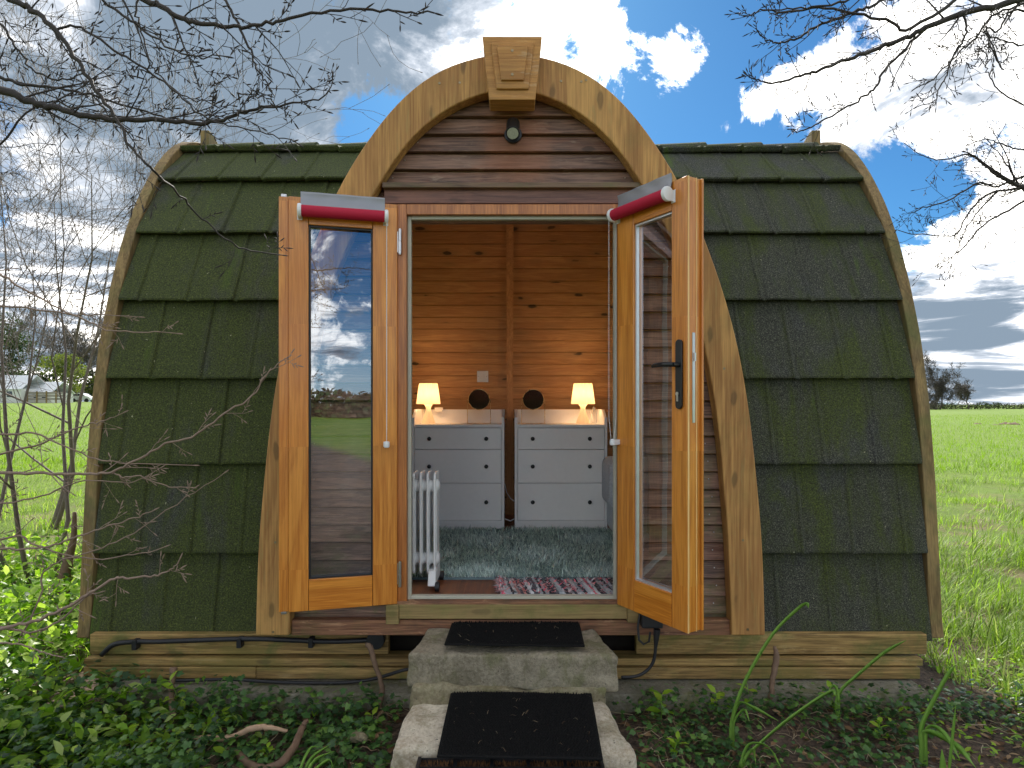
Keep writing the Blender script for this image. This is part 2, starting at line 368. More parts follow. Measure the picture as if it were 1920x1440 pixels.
M['springleaf'] = leafmat('far_spring_leaves', [(.07, .10, .02, 1), (.14, .17, .04, 1), (.20, .21, .06, 1)], .6, .4)
M['hedge'] = leafmat('hedge_twigs', [(.06, .04, .03, 1), (.03, .055, .015, 1), (.05, .09, .02, 1), (.12, .075, .05, 1)], .7, .1)
M['deadleaf'] = leafmat('dead_leaves', [(.10, .05, .025, 1), (.22, .12, .06, 1), (.34, .22, .12, 1)], .7, .2)
M['straw'] = leafmat('dry_stalks', [(.16, .10, .06, 1), (.34, .25, .15, 1), (.5, .42, .28, 1)], .7, .1)
M['rug'] = leafmat('teal_shag', [(.18, .25, .26, 1), (.36, .48, .49, 1), (.55, .67, .68, 1), (.80, .88, .88, 1)], .5, .15)
M['coir'] = leafmat('coir_bristles', [(.10, .05, .02, 1), (.28, .14, .06, 1), (.4, .22, .1, 1)], .8, .1)
def barkmat(name, a, b):
    m, g = mat(name); tc = g.n('ShaderNodeTexCoord').outputs['Object']
    n = g.noise(tc, 35, 6, .65, .3)
    out(g, princ(g, g.mix(n, a, b), .75, n, .6, .004)); return m
M['bark'] = barkmat('beech_bark', (.014, .011, .010, 1), (.055, .044, .036, 1))
M['twig'] = barkmat('twig_bark', (.16, .10, .07, 1), (.34, .25, .19, 1))
M['brush'] = barkmat('thicket_bark', (.06, .045, .035, 1), (.20, .16, .125, 1))
M['stick'] = barkmat('dead_stick', (.07, .04, .025, 1), (.24, .15, .09, 1))
M['palewood'] = barkmat('bleached_root', (.26, .15, .09, 1), (.55, .38, .24, 1))
M['farbark'] = barkmat('far_tree_bark', (.05, .04, .035, 1), (.11, .09, .07, 1))

m, g = mat('rubber_mat'); tc = g.n('ShaderNodeTexCoord').outputs['Object']
n = g.noise(tc, 90, 5, .7); sk = g.noise(tc, 130, 2, .5)
col = g.mix(g.step(n, .55, .8), (.006, .006, .006, 1), (.022, .021, .019, 1)); col = g.mix(g.step(sk, .76, .78), col, (.2, .17, .12, 1))
out(g, princ(g, col, .85, n, .3, .003, **{'Specular IOR Level': .2})); M['mat'] = m

m, g = mat('pane_glass')
lw = g.n('ShaderNodeLayerWeight', {'Blend': .5}).outputs['Facing']
fac = g.math('MINIMUM', g.math('ADD', g.math('MULTIPLY', g.math('POWER', lw, 4.0), .85), .27), 1.0)
tr = g.n('ShaderNodeBsdfTransparent', {0: (.95, .97, .96, 1)}).outputs[0]
tcg = g.n('ShaderNodeTexCoord').outputs['Object']
gb = g.n('ShaderNodeBump', {'Height': g.noise(g.mapv(tcg, (1.5, 1, 1)), 2.2, 2, .5), 'Strength': .05, 'Distance': .02}).outputs[0]
gl = g.n('ShaderNodeBsdfGlossy', {0: (.80, .88, 1, 1), 'Roughness': .012, 'Normal': gb}).outputs[0]
smr = g.noise(g.mapv(tcg, (3, 1, 1.2)), 2.0, 6, .6, .6)
df = g.n('ShaderNodeBsdfDiffuse', {0: (.6, .62, .65, 1)}).outputs[0]
mx = g.n('ShaderNodeMixShader', {0: fac, 1: tr, 2: gl}).outputs[0]
out(g, g.n('ShaderNodeMixShader', {0: g.math('MULTIPLY', g.step(smr, .45, .8), .07), 1: mx, 2: df}).outputs[0]); M['glass'] = m

m, g = mat('lamp_shade_lit'); tc = g.n('ShaderNodeTexCoord').outputs['Object']; sp = g.n('ShaderNodeSeparateXYZ', {0: tc})
em = g.n('ShaderNodeEmission', {0: (1.0, .60, .27, 1), 1: .14}).outputs[0]
tr = g.n('ShaderNodeBsdfTranslucent', {0: (.9, .8, .65, 1)}).outputs[0]
df = g.n('ShaderNodeBsdfDiffuse', {0: (.8, .75, .66, 1)}).outputs[0]
a = g.n('ShaderNodeMixShader', {0: .5, 1: tr, 2: df}).outputs[0]
out(g, g.n('ShaderNodeAddShader', {0: em, 1: a}).outputs[0]); M['shade'] = m
m, g = mat('lamp_base_translucent')
tr = g.n('ShaderNodeBsdfTranslucent', {0: (.9, .8, .68, 1)}).outputs[0]
df = princ(g, (.8, .77, .7, 1), .3)
a = g.n('ShaderNodeMixShader', {0: .5, 1: tr, 2: df}).outputs[0]
em = g.n('ShaderNodeEmission', {0: (1.0, .55, .22, 1), 1: .08}).outputs[0]
out(g, g.n('ShaderNodeAddShader', {0: em, 1: a}).outputs[0]); M['lampbase'] = m

m, g = mat('rag_rug_weave'); tc = g.n('ShaderNodeTexCoord').outputs['Object']; sp = g.n('ShaderNodeSeparateXYZ', {0: tc})
wob = g.math('MULTIPLY', g.noise(g.mapv(tc, (20, 20, 1)), 1.0, 3, .6), .028)
q = g.math('FLOOR', g.math('DIVIDE', g.math('ADD', g.math('ADD', sp.outputs[0], wob), g.math('MULTIPLY', sp.outputs[1], .14)), .016))
wn = g.n('ShaderNodeTexWhiteNoise', {'W': q}, noise_dimensions='1D').outputs['Value']
col = g.ramp(wn, [(0, (.02, .02, .03, 1)), (.2, (.45, .48, .52, 1)), (.36, (.66, .68, .70, 1)), (.5, (.06, .06, .08, 1)), (.62, (.62, .30, .26, 1)), (.74, (.80, .12, .20, 1)), (.80, (.35, .40, .42, 1)), (.92, (.03, .03, .05, 1))], 'CONSTANT')
fx = g.noise(g.mapv(tc, (90, 160, 60)), 1.0, 4, .7)
col = g.mix(g.step(fx, .52, .75), col, (.60, .58, .58, 1))
out(g, princ(g, col, .9, g.noise(g.mapv(tc, (70, 120, 1)), 1.0, 3), .9, .01)); M['ragrug'] = m

m, g = mat('grey_upholstery'); tc = g.n('ShaderNodeTexCoord').outputs['Object']
w = g.n('ShaderNodeTexVoronoi', {'Vector': tc, 'Scale': 70.0}).outputs['Distance']
out(g, princ(g, g.mix(w, (.34, .37, .42, 1), (.52, .55, .60, 1)), .9, w, .6, .006)); M['fabric'] = m

m, g = mat('garden_ground'); tc = g.n('ShaderNodeTexCoord').outputs['Object']; sp = g.n('ShaderNodeSeparateXYZ', {0: tc})
s1 = g.noise(tc, 5, 10, .7, .3); s2 = g.noise(tc, 45, 6, .7)
soil = g.mix(g.step(g.math('ADD', g.math('MULTIPLY', s1, .4), g.math('MULTIPLY', s2, .6)), .34, .66), (.018, .012, .008, 1), (.20, .135, .09, 1))
gn = g.noise(g.mapv(tc, (1, 1, 1)), 1.1, 9, .7, .3); gf = g.noise(g.mapv(tc, (1.0, .25, 1)), 8, 6, .7)
fieldc = g.ramp(g.math('ADD', g.math('MULTIPLY', gn, .45), g.math('MULTIPLY', gf, .55)), [(.3, (.09, .15, .008, 1)), (.55, (.15, .24, .010, 1)), (.8, (.22, .31, .014, 1))])
big = g.noise(tc, .05, 4, .6)
fieldc = g.mix(g.math('MULTIPLY', g.step(big, .45, .62), .25), fieldc, (.13, .24, .03, 1))
dist = g.math('DIVIDE', g.vmath('LENGTH', g.vmath('MULTIPLY', tc, (1, .75, 0))), 1.0)
gx = g.math('ABSOLUTE', sp.outputs[0])
onlawn = g.math('MAXIMUM', g.step(g.math('ADD', gx, g.math('MULTIPLY', g.math('SUBTRACT', s1, .5), 1.6)), 2.4, 3.2), g.step(sp.outputs[1], 5.4, 5.9))
near = g.math('SUBTRACT', 1.0, g.step(dist, 6.0, 15.0))
lawn = g.mix(g.math('MULTIPLY', near, .35), fieldc, (.07, .10, .02, 1)); lawn = g.mix(g.math('MULTIPLY', near, g.math('MULTIPLY', g.step(g.noise(tc, 1.3, 8, .7, .4), .46, .60), .85)), lawn, (.20, .15, .075, 1))
col = g.mix(onlawn, soil, lawn)
out(g, princ(g, col, .95, g.math('ADD', s2, g.math('MULTIPLY', s1, 2.0)), .8, .03)); M['ground'] = m

# ------------------------------------------------------------------ ground
def gz(x, y):
    x = np.asarray(x, float); y = np.asarray(y, float)
    z = -0.05 + 0.012 * np.sin(x * 2.1 + y) + .014 * np.sin(y * 3.3 - x * 1.3)
    far = np.clip((np.hypot(x, y) - 10) / 130, 0, 1)
    left = np.clip((-x - 4) / 30, 0, 1)
    z = z + far * left * 1.9 * (y > 0) + far * .25 * np.sin(x * .02 + y * .013)
    soil = (np.abs(x) < 3) & (y < 5.5)
    z = z + np.where(soil, .02 * np.sin(x * 7 + y * 5) * np.cos(y * 9 - x * 3), 0)
    return z
def axis_vals(fine, step, limit, ratio=1.12):
    a = [0.0]; s = step
    while a[-1] < limit:
        if a[-1] > fine: s *= ratio
        a.append(a[-1] + s)
    a = np.array(a); return np.concatenate([-a[:0:-1], a])
xs = axis_vals(6, .09, 700); ys = axis_vals(6, .09, 700)
GX, GY = np.meshgrid(xs, ys, indexing='xy'); GZ = gz(GX, GY)
nx, ny = len(xs), len(ys)
idx = np.arange(nx * ny).reshape(ny, nx)
FQ = np.stack([idx[:-1, :-1].ravel(), idx[:-1, 1:].ravel(), idx[1:, 1:].ravel(), idx[1:, :-1].ravel()], 1)
o = obj('ground', np.stack([GX.ravel(), GY.ravel(), GZ.ravel()], 1), FQ, M['ground'], smooth=True, base=False)
tag(o, kind='structure')

# ------------------------------------------------------------------ pod profile (Y,Z) of the end arch, front half
YR = 4.34
prof = np.array([(3.215, .20), (3.226, .228), (3.25, .59), (3.28, 1.01), (3.325, 1.41), (3.392, 1.765), (3.482, 2.076), (3.58, 2.343), (3.705, 2.60), (3.868, 2.85), (4.02, 3.03), (4.18, 3.16), (4.34, 3.22)])
def prof_full(off=0.0, n=90, full=True):
    d = np.diff(prof, axis=0); s = np.concatenate([[0], np.cumsum(np.linalg.norm(d, axis=1))])
    t = np.linspace(0, s[-1], n); y = np.interp(t, s, prof[:, 0]); z = np.interp(t, s, prof[:, 1])
    for _ in range(3):
        y[1:-1] = (y[:-2] + 2 * y[1:-1] + y[2:]) / 4; z[1:-1] = (z[:-2] + 2 * z[1:-1] + z[2:]) / 4
    ty = np.gradient(y); tz = np.gradient(z); l = np.hypot(ty, tz); ny_, nz_ = -tz / l, ty / l   # outward
    ty[-1] = 1
    yy = y + ny_ * off; zz = z + nz_ * off
    yy[-1] = YR; zz[-1] = zz[-2] if off < 0 else z[-1] + off
    if not full: return yy, zz
    return np.concatenate([yy, 2 * YR - yy[-2::-1]]), np.concatenate([zz, zz[-2::-1]])
def yprof(z, off=0.0):
    y, zz = prof_full(off, full=False); return np.interp(z, zz, y)
# dormer arch outline (front board) in (halfwidth, z), from the ground up
AY = 2.95; AK = F / AY
def az(py): return EYE + (HY - py) / AK
outer = [(1435, 1192), (1433, 1093), (1427, 960), (1423, 947), (1418, 880), (1408, 787), (1397, 713), (1387, 660), (1368, 580), (1349, 523), (1335, 480), (1314, 426), (1272, 334), (1223, 258), (1173, 192), (1123, 147), (1073, 118), (1015, 102), (957, 97)]
inner = [(1372, 1192), (1369, 1093), (1364, 993), (1357, 913), (1348, 800), (1334, 713), (1318, 630), (1300, 560), (1278, 490), (1249, 425), (1212, 360), (1173, 294), (1140, 250), (1073, 197), (1007, 170), (957, 164)]
outer = np.array([((x - CX) / AK, az(y)) for x, y in outer]); inner = np.array([((x - CX) / AK, az(y)) for x, y in inner])
def resample(p, n=70):
    d = np.linalg.norm(np.diff(p, axis=0), axis=1); s = np.concatenate([[0], np.cumsum(d)]); t = np.linspace(0, s[-1], n)
    q = np.stack([np.interp(t, s, p[:, 0]), np.interp(t, s, p[:, 1])], 1)
    for _ in range(6): q[1:-1] = (q[:-2] + 2 * q[1:-1] + q[2:]) / 4
    return q
outer = resample(outer); inner = resample(inner)
def hw_out(z): return np.interp(z, outer[:, 1], outer[:, 0], right=0.0)
def hw_in(z): return np.interp(z, inner[:, 1], inner[:, 0], right=0.0)

pod = empty('camping_pod', (0, YR, 0), 'arched wooden camping pod with mossy dark tiles and open glazed double doors', 'camping pod')

# --- roof tiles
row_z = [.215, .66, 1.12, 1.568, 2.0, 2.41, 2.79, 3.075, 3.215]
RIB = .267
def tile_rows(x0, x1, back=False, dormer=False, seed=0):
    V = []; Fc = []
    y_, z_ = prof_full(0.0, 400, full=False)
    nr = len(row_z) - 1
    rr = random.Random(seed)
    for i in range(nr):
        zb, zt = row_z[i], row_z[i + 1]
        yb, yt = np.interp(zb, z_, y_), np.interp(zt, z_, y_)
        if i == nr - 1: yt = YR
        a = np.array([yb, zb]); b = np.array([yt, zt]); t = (b - a) / np.linalg.norm(b - a); nrm = np.array([-t[1], t[0]])
        a = a + nrm * .056 - t * .014; b = b + nrm * .002 + t * .03
        shift = (i % 2) * RIB / 2 + (.03 if x0 > 0 else .07)
        xs_ = [x0, x1]
        k0 = math.floor((x0 - shift) / RIB) - 1
        ribs = []
        while True:
            rx = shift + k0 * RIB
            if rx > x1: break
            if rx > x0 + .03 and rx < x1 - .03: ribs.append(rx)
            k0 += 1
        for rx in ribs: xs_ += [rx - .026, rx - .016, rx - .006, rx + .002, rx + .012, rx + .024]
        for q in np.arange(x0, x1, .05): xs_.append(q)
        xs_ = np.array(sorted(set(round(float(q), 4) for q in xs_)))
        h = np.zeros_like(xs_); drop = np.zeros_like(xs_)
        for rx in ribs:
            dx = xs_ - rx
            h += np.interp(dx, [-.027, -.017, -.006, .002, .013, .025], [0, .007, .005, -.004, -.003, 0])
            drop += np.interp(dx, [-.027, -.006, .002, .013, .025], [0, .003, .011, .007, 0])
            jit = rr.uniform(-.003, .003); h += np.where((dx > 0) & (dx < RIB), jit, 0)
        sag = .0025 * np.sin(xs_ * 3.1 + i) + .002 * np.sin(xs_ * 9 + i * 2)
        vs = [(f, 0) for f in np.linspace(1, 0, 9)]
        pts = []
        for f, _ in vs:
            base = a + (b - a) * f
            pts.append((base[0] + nrm[0] * (h + sag), base[1] + nrm[1] * (h + sag) - t[1] * drop * (f == 0) * .6))
        last = pts[-1]
        pts.append((last[0] - nrm[0] * 0 + t[0] * .0 - nrm[0] * .002, last[1] - .006 - t[1] * .004))
        pts.append((last[0] - nrm[0] * .030, last[1] - nrm[1] * .030 + .004 * t[1]))
        pts.append((last[0] - nrm[0] * .060, last[1] - nrm[1] * .060 + .05 * t[1]))
        n0 = len(V); nc = len(xs_)
        for yy, zz in pts:
            if dormer:
                lim = np.where(zz < outer[-1, 1], hw_out(np.clip(zz, .2, 9)) - .03, 0.0)
                sgn = 1 if x0 >= 0 else -1
                xx = np.maximum(xs_, lim) if sgn > 0 else np.minimum(xs_, -lim)
            else: xx = xs_
            yv = 2 * YR - yy if back else yy
            V += list(zip(xx, yv, zz))
        for r in range(len(pts) - 1):
            for c in range(nc - 1):
                q = n0 + r * nc + c; Fc.append((q, q + nc, q + nc + 1, q + 1) if not back else (q, q + 1, q + nc + 1, q + nc))
        # close the two side edges of the course
    return V, Fc
WX = 2.175
for nm, a, b, bk, dm in (('roof_slope', -WX, 0.0, False, True), ('roof_slope', 0.0, WX, False, True), ('roof_slope', -WX, WX, True, False)):
    V, Fc = tile_rows(a, b, bk, dm, 3 + int(b))
    obj(nm, V, Fc, M['tile'], pod, fixn=False)
# ridge caps
mb = MB(); x = -2.14; i = 0
while x < 1.75:
    L = .40; r0, r1 = .115, .135
    ring = []
    k = 12
    V = []
    for xx, r in ((x, r0), (x + L, r1)):
        for j in range(k + 1):
            a = PI * (j / k) ; V.append((xx, YR - math.cos(a) * r, 3.145 + math.sin(a) * r * .85))
        for j in range(k, -1, -1):
            a = PI * (j / k) ; V.append((xx, YR - math.cos(a) * (r - .02), 3.145 + math.sin(a) * (r * .85 - .02)))
    n = 2 * (k + 1)
    mb.add(V, [(j, (j + 1) % n, n + (j + 1) % n, n + j) for j in range(n)] + [(j, j + 1, n - 2 - j, n - 1 - j) for j in range(k)] + [(n + j, n + n - 1 - j, n + n - 2 - j, n + j + 1) for j in range(k)])
    x += .387
mb.obj('ridge_cap', M['tile'], pod)
# bargeboards
for sx in (-1, 1):
    yo, zo = prof_full(.045, 70); yi, zi = prof_full(-.11, 70)
    zo = np.maximum(zo, .20); zi = np.maximum(zi, .20)
    mb = MB(); n = len(yo)
    xa, xb = sx * 2.180, sx * 2.245
    for i in range(n - 1):
        c = [(xa, yo[i], zo[i]), (xb, yo[i], zo[i]), (xb, yi[i], zi[i]), (xa, yi[i], zi[i])]
        if i == 0: V = []
        V += c
    V += [(xa, yo[-1], zo[-1]), (xb, yo[-1], zo[-1]), (xb, yi[-1], zi[-1]), (xa, yi[-1], zi[-1])]
    Fc = [(i * 4 + j, i * 4 + (j + 1) % 4, i * 4 + 4 + (j + 1) % 4, i * 4 + 4 + j) for i in range(n - 1) for j in range(4)] + [(0, 1, 2, 3), tuple(4 * (n - 1) + j for j in (3, 2, 1, 0))]
    obj('bargeboard', V, Fc, M['barge'], pod, bevel=.006)
    # little upright block at the ridge end
    mb = MB(); xc = sx * 2.13
    mb.prism([(YR - .07, 3.12), (YR + .30, 3.12), (YR + .30, 3.20), (YR - .03, 3.325), (YR - .07, 3.325)], 0, xc - .03, xc + .03)
    mb.obj('ridge_block', M['barge'], pod, bevel=.004)
    # gable wall of boards, with an unseen window added to light the interior
    mb = MB(); z = .2; x0_, x1_ = sx * 2.10, sx * 2.172
    wy0, wy1, wz0, wz1 = YR - .62, YR + .62, 1.15, 2.35
    while z < 3.12:
        zt = min(z + .083, 3.13); yf = float(yprof(zt, -.03)); yb = 2 * YR - yf
        xa, xb = min(x0_, x1_), max(x0_, x1_)
        if zt > wz0 and z < wz1 and yf < wy0:
            mb.box(xa, xb, yf, wy0, z, zt); mb.box(xa, xb, wy1, yb, z, zt)
        elif not (zt > wz0 and z < wz1): mb.box(xa, xb, yf, yb, z, zt)
        z += .0875
    mb.obj('gable_wall', M['siding'], pod)
    xm = sx * 2.14
    fr = MB()
    fr.box(xm - .05, xm + .05, wy0 + .002, wy0 + .06, wz0, wz1).box(xm - .05, xm + .05, wy1 - .06, wy1 - .002, wz0, wz1).box(xm - .05, xm + .05, wy0 + .06, wy1 - .06, wz0, wz0 + .06).box(xm - .05, xm + .05, wy0 + .06, wy1 - .06, wz1 - .06, wz1)
    w = fr.obj('window', M['frame'], pod)  # invented opening, lets extra daylight into the pod
    MB().box(xm - .004, xm + .004, wy0 + .06, wy1 - .06, wz0 + .06, wz1 - .06).obj('pane', M['glass'], w)

# --- inner lining (boards as real V-grooved geometry)
def lining(x0, x1, half, off=-.085, dormer=0):
    y, z = prof_full(off, 300, full=False)
    s = np.concatenate([[0], np.cumsum(np.hypot(np.diff(y), np.diff(z)))])
    ty = np.gradient(y); tz = np.gradient(z); l = np.hypot(ty, tz); nn = (-tz / l, ty / l)
    tt = []; dd = []
    q = 0.0
    while q < s[-1]:
        tt += [q + .0005, q + .005, q + .05, q + .095, q + .0995]; dd += [.006, 0, 0, 0, .006]; q += .1
    tt = np.array(tt); dd = np.array(dd); keep = tt <= s[-1]; tt = tt[keep]; dd = dd[keep]
    yy = np.interp(tt, s, y) + np.interp(tt, s, nn[0]) * dd; zz = np.interp(tt, s, z) + np.interp(tt, s, nn[1]) * dd
    V = []; Fc = []; nxs = 2
    for a, b in zip(yy, zz):
        xa, xb = x0, x1
        if dormer:
            lim = float(hw_out(max(b, .2))) - .02 if b < outer[-1, 1] else 0
            if dormer > 0: xa = max(x0, lim)
            else: xb = min(x1, -lim)
        Y = 2 * YR - a if half else a
        V += [(xa, Y, b), (xb, Y, b)]
    for i in range(len(yy) - 1): Fc.append((2 * i, 2 * i + 1, 2 * i + 3, 2 * i + 2))
    return V, Fc
for a in ((-2.1, 2.1, True, -.085, 0), (-2.1, 0, False, -.085, -1), (0, 2.1, False, -.085, 1)):
    V, Fc = lining(*a); obj('interior_lining', V, Fc, M['interior'], pod, fixn=False)
# interior rib post following the rear curve
yy, zz = prof_full(-.086, 60, full=False); yi, zi = prof_full(-.125, 60, full=False)
V = []
for i in range(len(yy)): V += [(-.032 + .0, 2 * YR - yy[i], zz[i]), (.024, 2 * YR - yy[i], zz[i]), (.024, 2 * YR - yi[i], zi[i]), (-.032, 2 * YR - yi[i], zi[i])]
Fc = [(i * 4 + j, i * 4 + (j + 1) % 4, i * 4 + 4 + (j + 1) % 4, i * 4 + 4 + j) for i in range(len(yy) - 1) for j in range(4)]
obj('rib_post', V, Fc, M['post'], pod)
# floor
FZ = .46
MB().prism([(-.95, 3.06), (.95, 3.06), (.95, 3.36), (2.1, 3.36), (2.1, 2 * YR - 3.34), (-2.1, 2 * YR - 3.34), (-2.1, 3.36), (-.95, 3.36)], 2, .30, FZ).obj('floor', M['floor'], pod)

# --- dormer: barrel, front wall, arch boards
def barrel(off, y0, name, m, inward=False):
    V = []; Fc = []
    pts = [(-a, b) for a, b in outer] + [(a, b) for a, b in outer[-2::-1]]
    pts = np.array(pts); t = np.gradient(pts, axis=0); t /= np.linalg.norm(t, axis=1)[:, None]
    nrm = np.stack([-t[:, 1], t[:, 0]], 1); pts = pts + nrm * off
    n = len(pts)
    for a, b in pts:
        ye = float(yprof(min(b, 3.2))) + .02 if b < 3.2 else YR
        for f in np.linspace(0, 1, 5): V.append((a, y0 + (ye - y0) * f, b))
    for i in range(n - 1):
        for j in range(4): q = i * 5 + j; Fc.append((q, q + 1, q + 6, q + 5))
    obj(name, V, Fc, m, pod, smooth=True, fixn=False)
barrel(-.012, 2.99, 'dormer_roof', M['felt'])
barrel(-.05, 3.06, 'dormer_lining', M['interior'])
for sx in (-1, 1):
    V = []; n = len(outer)
    o2 = resample(outer, 60); i2 = resample(inner, 60)
    for (a, b), (c, d) in zip(o2, i2):
        V += [(sx * a, AY, b), (sx * c, AY, d), (sx * c, AY + .075, d), (sx * a, AY + .075, b)]
    n = len(o2)
    Fc = [(i * 4 + j, i * 4 + (j + 1) % 4, i * 4 + 4 + (j + 1) % 4, i * 4 + 4 + j) for i in range(n - 1) for j in range(4)] + [(0, 3, 2, 1), tuple(4 * (n - 1) + j for j in (0, 1, 2, 3))]
    V = np.array(V)
    V[:, 0] = np.where(np.abs(V[:, 0]) < .001, sx * .001, V[:, 0])
    o = obj('arch_board', V, Fc, M['arch'], pod, bevel=.008, bseg=3)
    mb = MB()
    for px, py in [(1090, 153), (1099, 150), (1393, 1013), (1402, 1180), (1358, 691), (1052, 152)] if sx > 0 else [(862, 155), (824, 156), (516, 1017), (512, 1185)]:
        p = P(px, py, AY - .001); MB().lathe([(.006, 0), (.006, .004)], (p[0], p[1] - .0015, p[2]), 10, axis=1).obj('screw', M['steelscrew'], o)
    
# keystone
def trap(xc, zt, zb, wt, wb, y0, y1):
    return [(xc - wb, y0, zb), (xc + wb, y0, zb), (xc + wb, y1, zb), (xc - wb, y1, zb), (xc - wt, y0, zt), (xc + wt, y0, zt), (xc + wt, y1, zt), (xc - wt, y1, zt)]
KY = 2.87; kk = KY / F
def kz(py): return EYE + (HY - py) * kk
xc = (960.5 - CX) * kk
ks = MB().hexa(trap(xc, kz(68), kz(187), 56 * kk, 43 * kk, KY, KY + .115)).obj('keystone', M['keystone'], pod, bevel=.004)
MB().hexa(trap(xc + .001, kz(82), kz(169), 40.5 * kk, 30 * kk, KY - .013, KY - .0005)).obj('raised_panel', M['keystone'], ks, bevel=.006, bseg=3)
MB().hexa(trap(xc + .001, kz(91), kz(155), 29 * kk, 21 * kk, KY - .026, KY - .0135)).obj('raised_panel', M['keystone'], ks, bevel=.003)
for py in (101, 145): MB().lathe([(.0065, 0), (.0065, .003)], (xc, KY - .028, kz(py)), 12, axis=1).obj('screw', M['steelscrew'], ks)
# siding
SY = 3.045; pitch = .0875
WALLBACK = SY + .03
mb = MB()
dl, dr, dt, db = -.545, .545, 2.385, .445
nails = []
z = .300; i = 0; rs = random.Random(5)
top_in = inner[-1, 1]
while z < top_in + .05:
    zt = z + pitch - .007
    h0 = float(hw_in(z)) + .07 if z < top_in else .25; h1 = float(hw_in(min(zt, top_in - .001))) + .07
    segs = [(-1, None)] if z > dt - .02 else None
    def board(xa0, xb0, xa1, xb1):
        j = rs.uniform(-.0015, .0015)
        mb.hexa([(xa0, SY - .028 + j, z), (xb0, SY - .028 - j, z), (xb0, SY + .01, z), (xa0, SY + .01, z), (xa1, SY - .006, zt), (xb1, SY - .006, zt), (xb1, SY + .01, zt), (xa1, SY + .01, zt)])
    if zt > dt: board(-h0, h0, -h1, h1)
    elif zt < db - .02: board(-h0, h0, -h1, h1)
    else:
        board(-h0, dl + .01, -h1, dl + .01); board(dr - .01, h0, dr - .01, h1)
    for s in (-1, 1):
        xn = s * (h0 - .07 - .05)
        if abs(xn) > .1: V, Fc = sph((xn + rs.uniform(-.01, .01), SY - .0165, z + pitch * .55), .0035, 6, 4); nails.append((V, Fc))
    z += pitch; i += 1
wall = mb.obj('front_wall', M['siding'], pod, bevel=.002, bseg=1)
for V, Fc in nails: obj('nail', V, Fc, M['steel'], wall)
# backing behind the siding, round the door
bk = MB()
zs = np.linspace(.29, 3.02, 34)
for z0, z1 in zip(zs[:-1], zs[1:]):
    hh = min(float(hw_out(z0)), float(hw_out(z1))) - .04
    if hh < .05: continue
    if z1 <= db or z0 >= dt - .03: bk.box(-hh, hh, SY + .012, SY + .05, z0, z1)
    else: bk.box(-hh, dl + .02, SY + .012, SY + .05, z0, z1); bk.box(dr - .02, hh, SY + .012, SY + .05, z0, z1)
bk.obj('inner_wall', M['interior'], pod)
def pxbox(mb, x0, x1, y0, y1, Y, depth):
    a = P(x0, y1, Y); b = P(x1, y0, Y); mb.box(a[0], b[0], Y, Y + depth, a[2], b[2]); return mb
pxbox(MB(), 720, 1199, 353, 381.5, 2.995, .03).obj('fascia_board', wood('fascia_timber', RGB(132, 92, 78), RGB(78, 50, 42), 0, 9, .4, .5, stain=RGB(150, 100, 80), stain_amt=.5), pod, bevel=.003)
a = P(716, 351.5, 2.965); b = P(1203, 340, 2.965)
MB().hexa([(a[0], 2.965, a[2]), (b[0], 2.965, a[2]), (b[0], 3.03, a[2]), (a[0], 3.03, a[2]), (a[0], 2.965, b[2] - .004), (b[0], 2.965, b[2] - .004), (b[0], 3.03, b[2] + .012), (a[0], 3.03, b[2] + .012)]).obj('drip_moulding', wood('drip_timber', RGB(128, 102, 78), RGB(70, 50, 40), 0, 9, .3, .6, moss=.5), pod, bevel=.004)
# door frame
fl, fr_, ft, fb = -.549, .549, 2.385, .452
mb = MB()
mb.box(fl, -.502, 2.965, 3.11, fb, ft).box(.530 - .01, .566, 2.965, 3.11, fb, ft).box(-.502, .52, 2.965, 3.11, 2.335, ft)
frame = mb.obj('door_frame', M['frame'], pod, bevel=.003)
mb = MB()
mb.box(-.502, -.484, 2.99, 3.02, .458, 2.335).box(.504, .5195, 2.99, 3.02, .458, 2.335).box(-.484, .504, 2.99, 3.02, 2.318, 2.335).box(-.484, .504, 2.985, 3.02, .468, .484)
mb.obj('weather_seal', M['seal'], frame, bevel=.003)
MB().box(-.549, .566, 2.955, 3.06, .432, .4665).obj('threshold', M['peel'], frame, bevel=.004)
for z in (2.20, .60):
    mb = MB()
    for dz0, dz1 in ((-.058, -.003), (.003, .058)): mb.lathe([(.0085, dz0), (.0085, dz1)], (-.532, 2.952, z), 14)
    mb.lathe([(.006, -.062), (.006, .062)], (-.532, 2.952, z), 10)
    mb.box(-.553, -.534, 2.9555, 2.964, z - .05, z + .05)
    mb.obj('hinge', M['steel'], frame)
# boards below the door
pxbox(MB(), 748, 1176, 1134, 1161, 2.95, .07).obj('sill_board', M['sillboard'], pod, bevel=.004)
for a_, b_, c_ in ((723, 747.4, 1171), (1176.6, 1198, 1168)):
    pxbox(MB(), a_, b_, 1134, c_, 2.945, .07).obj('sill_block', M['sillboard'], pod, bevel=.004)
a = P(545, 1190, 2.975); b = P(1372, 1162.5, 2.975)
MB().box(a[0] + .003, b[0] - .003, 2.975, 3.02, a[2] - .004, b[2]).obj('bottom_board', M['peel'], pod, bevel=.004)
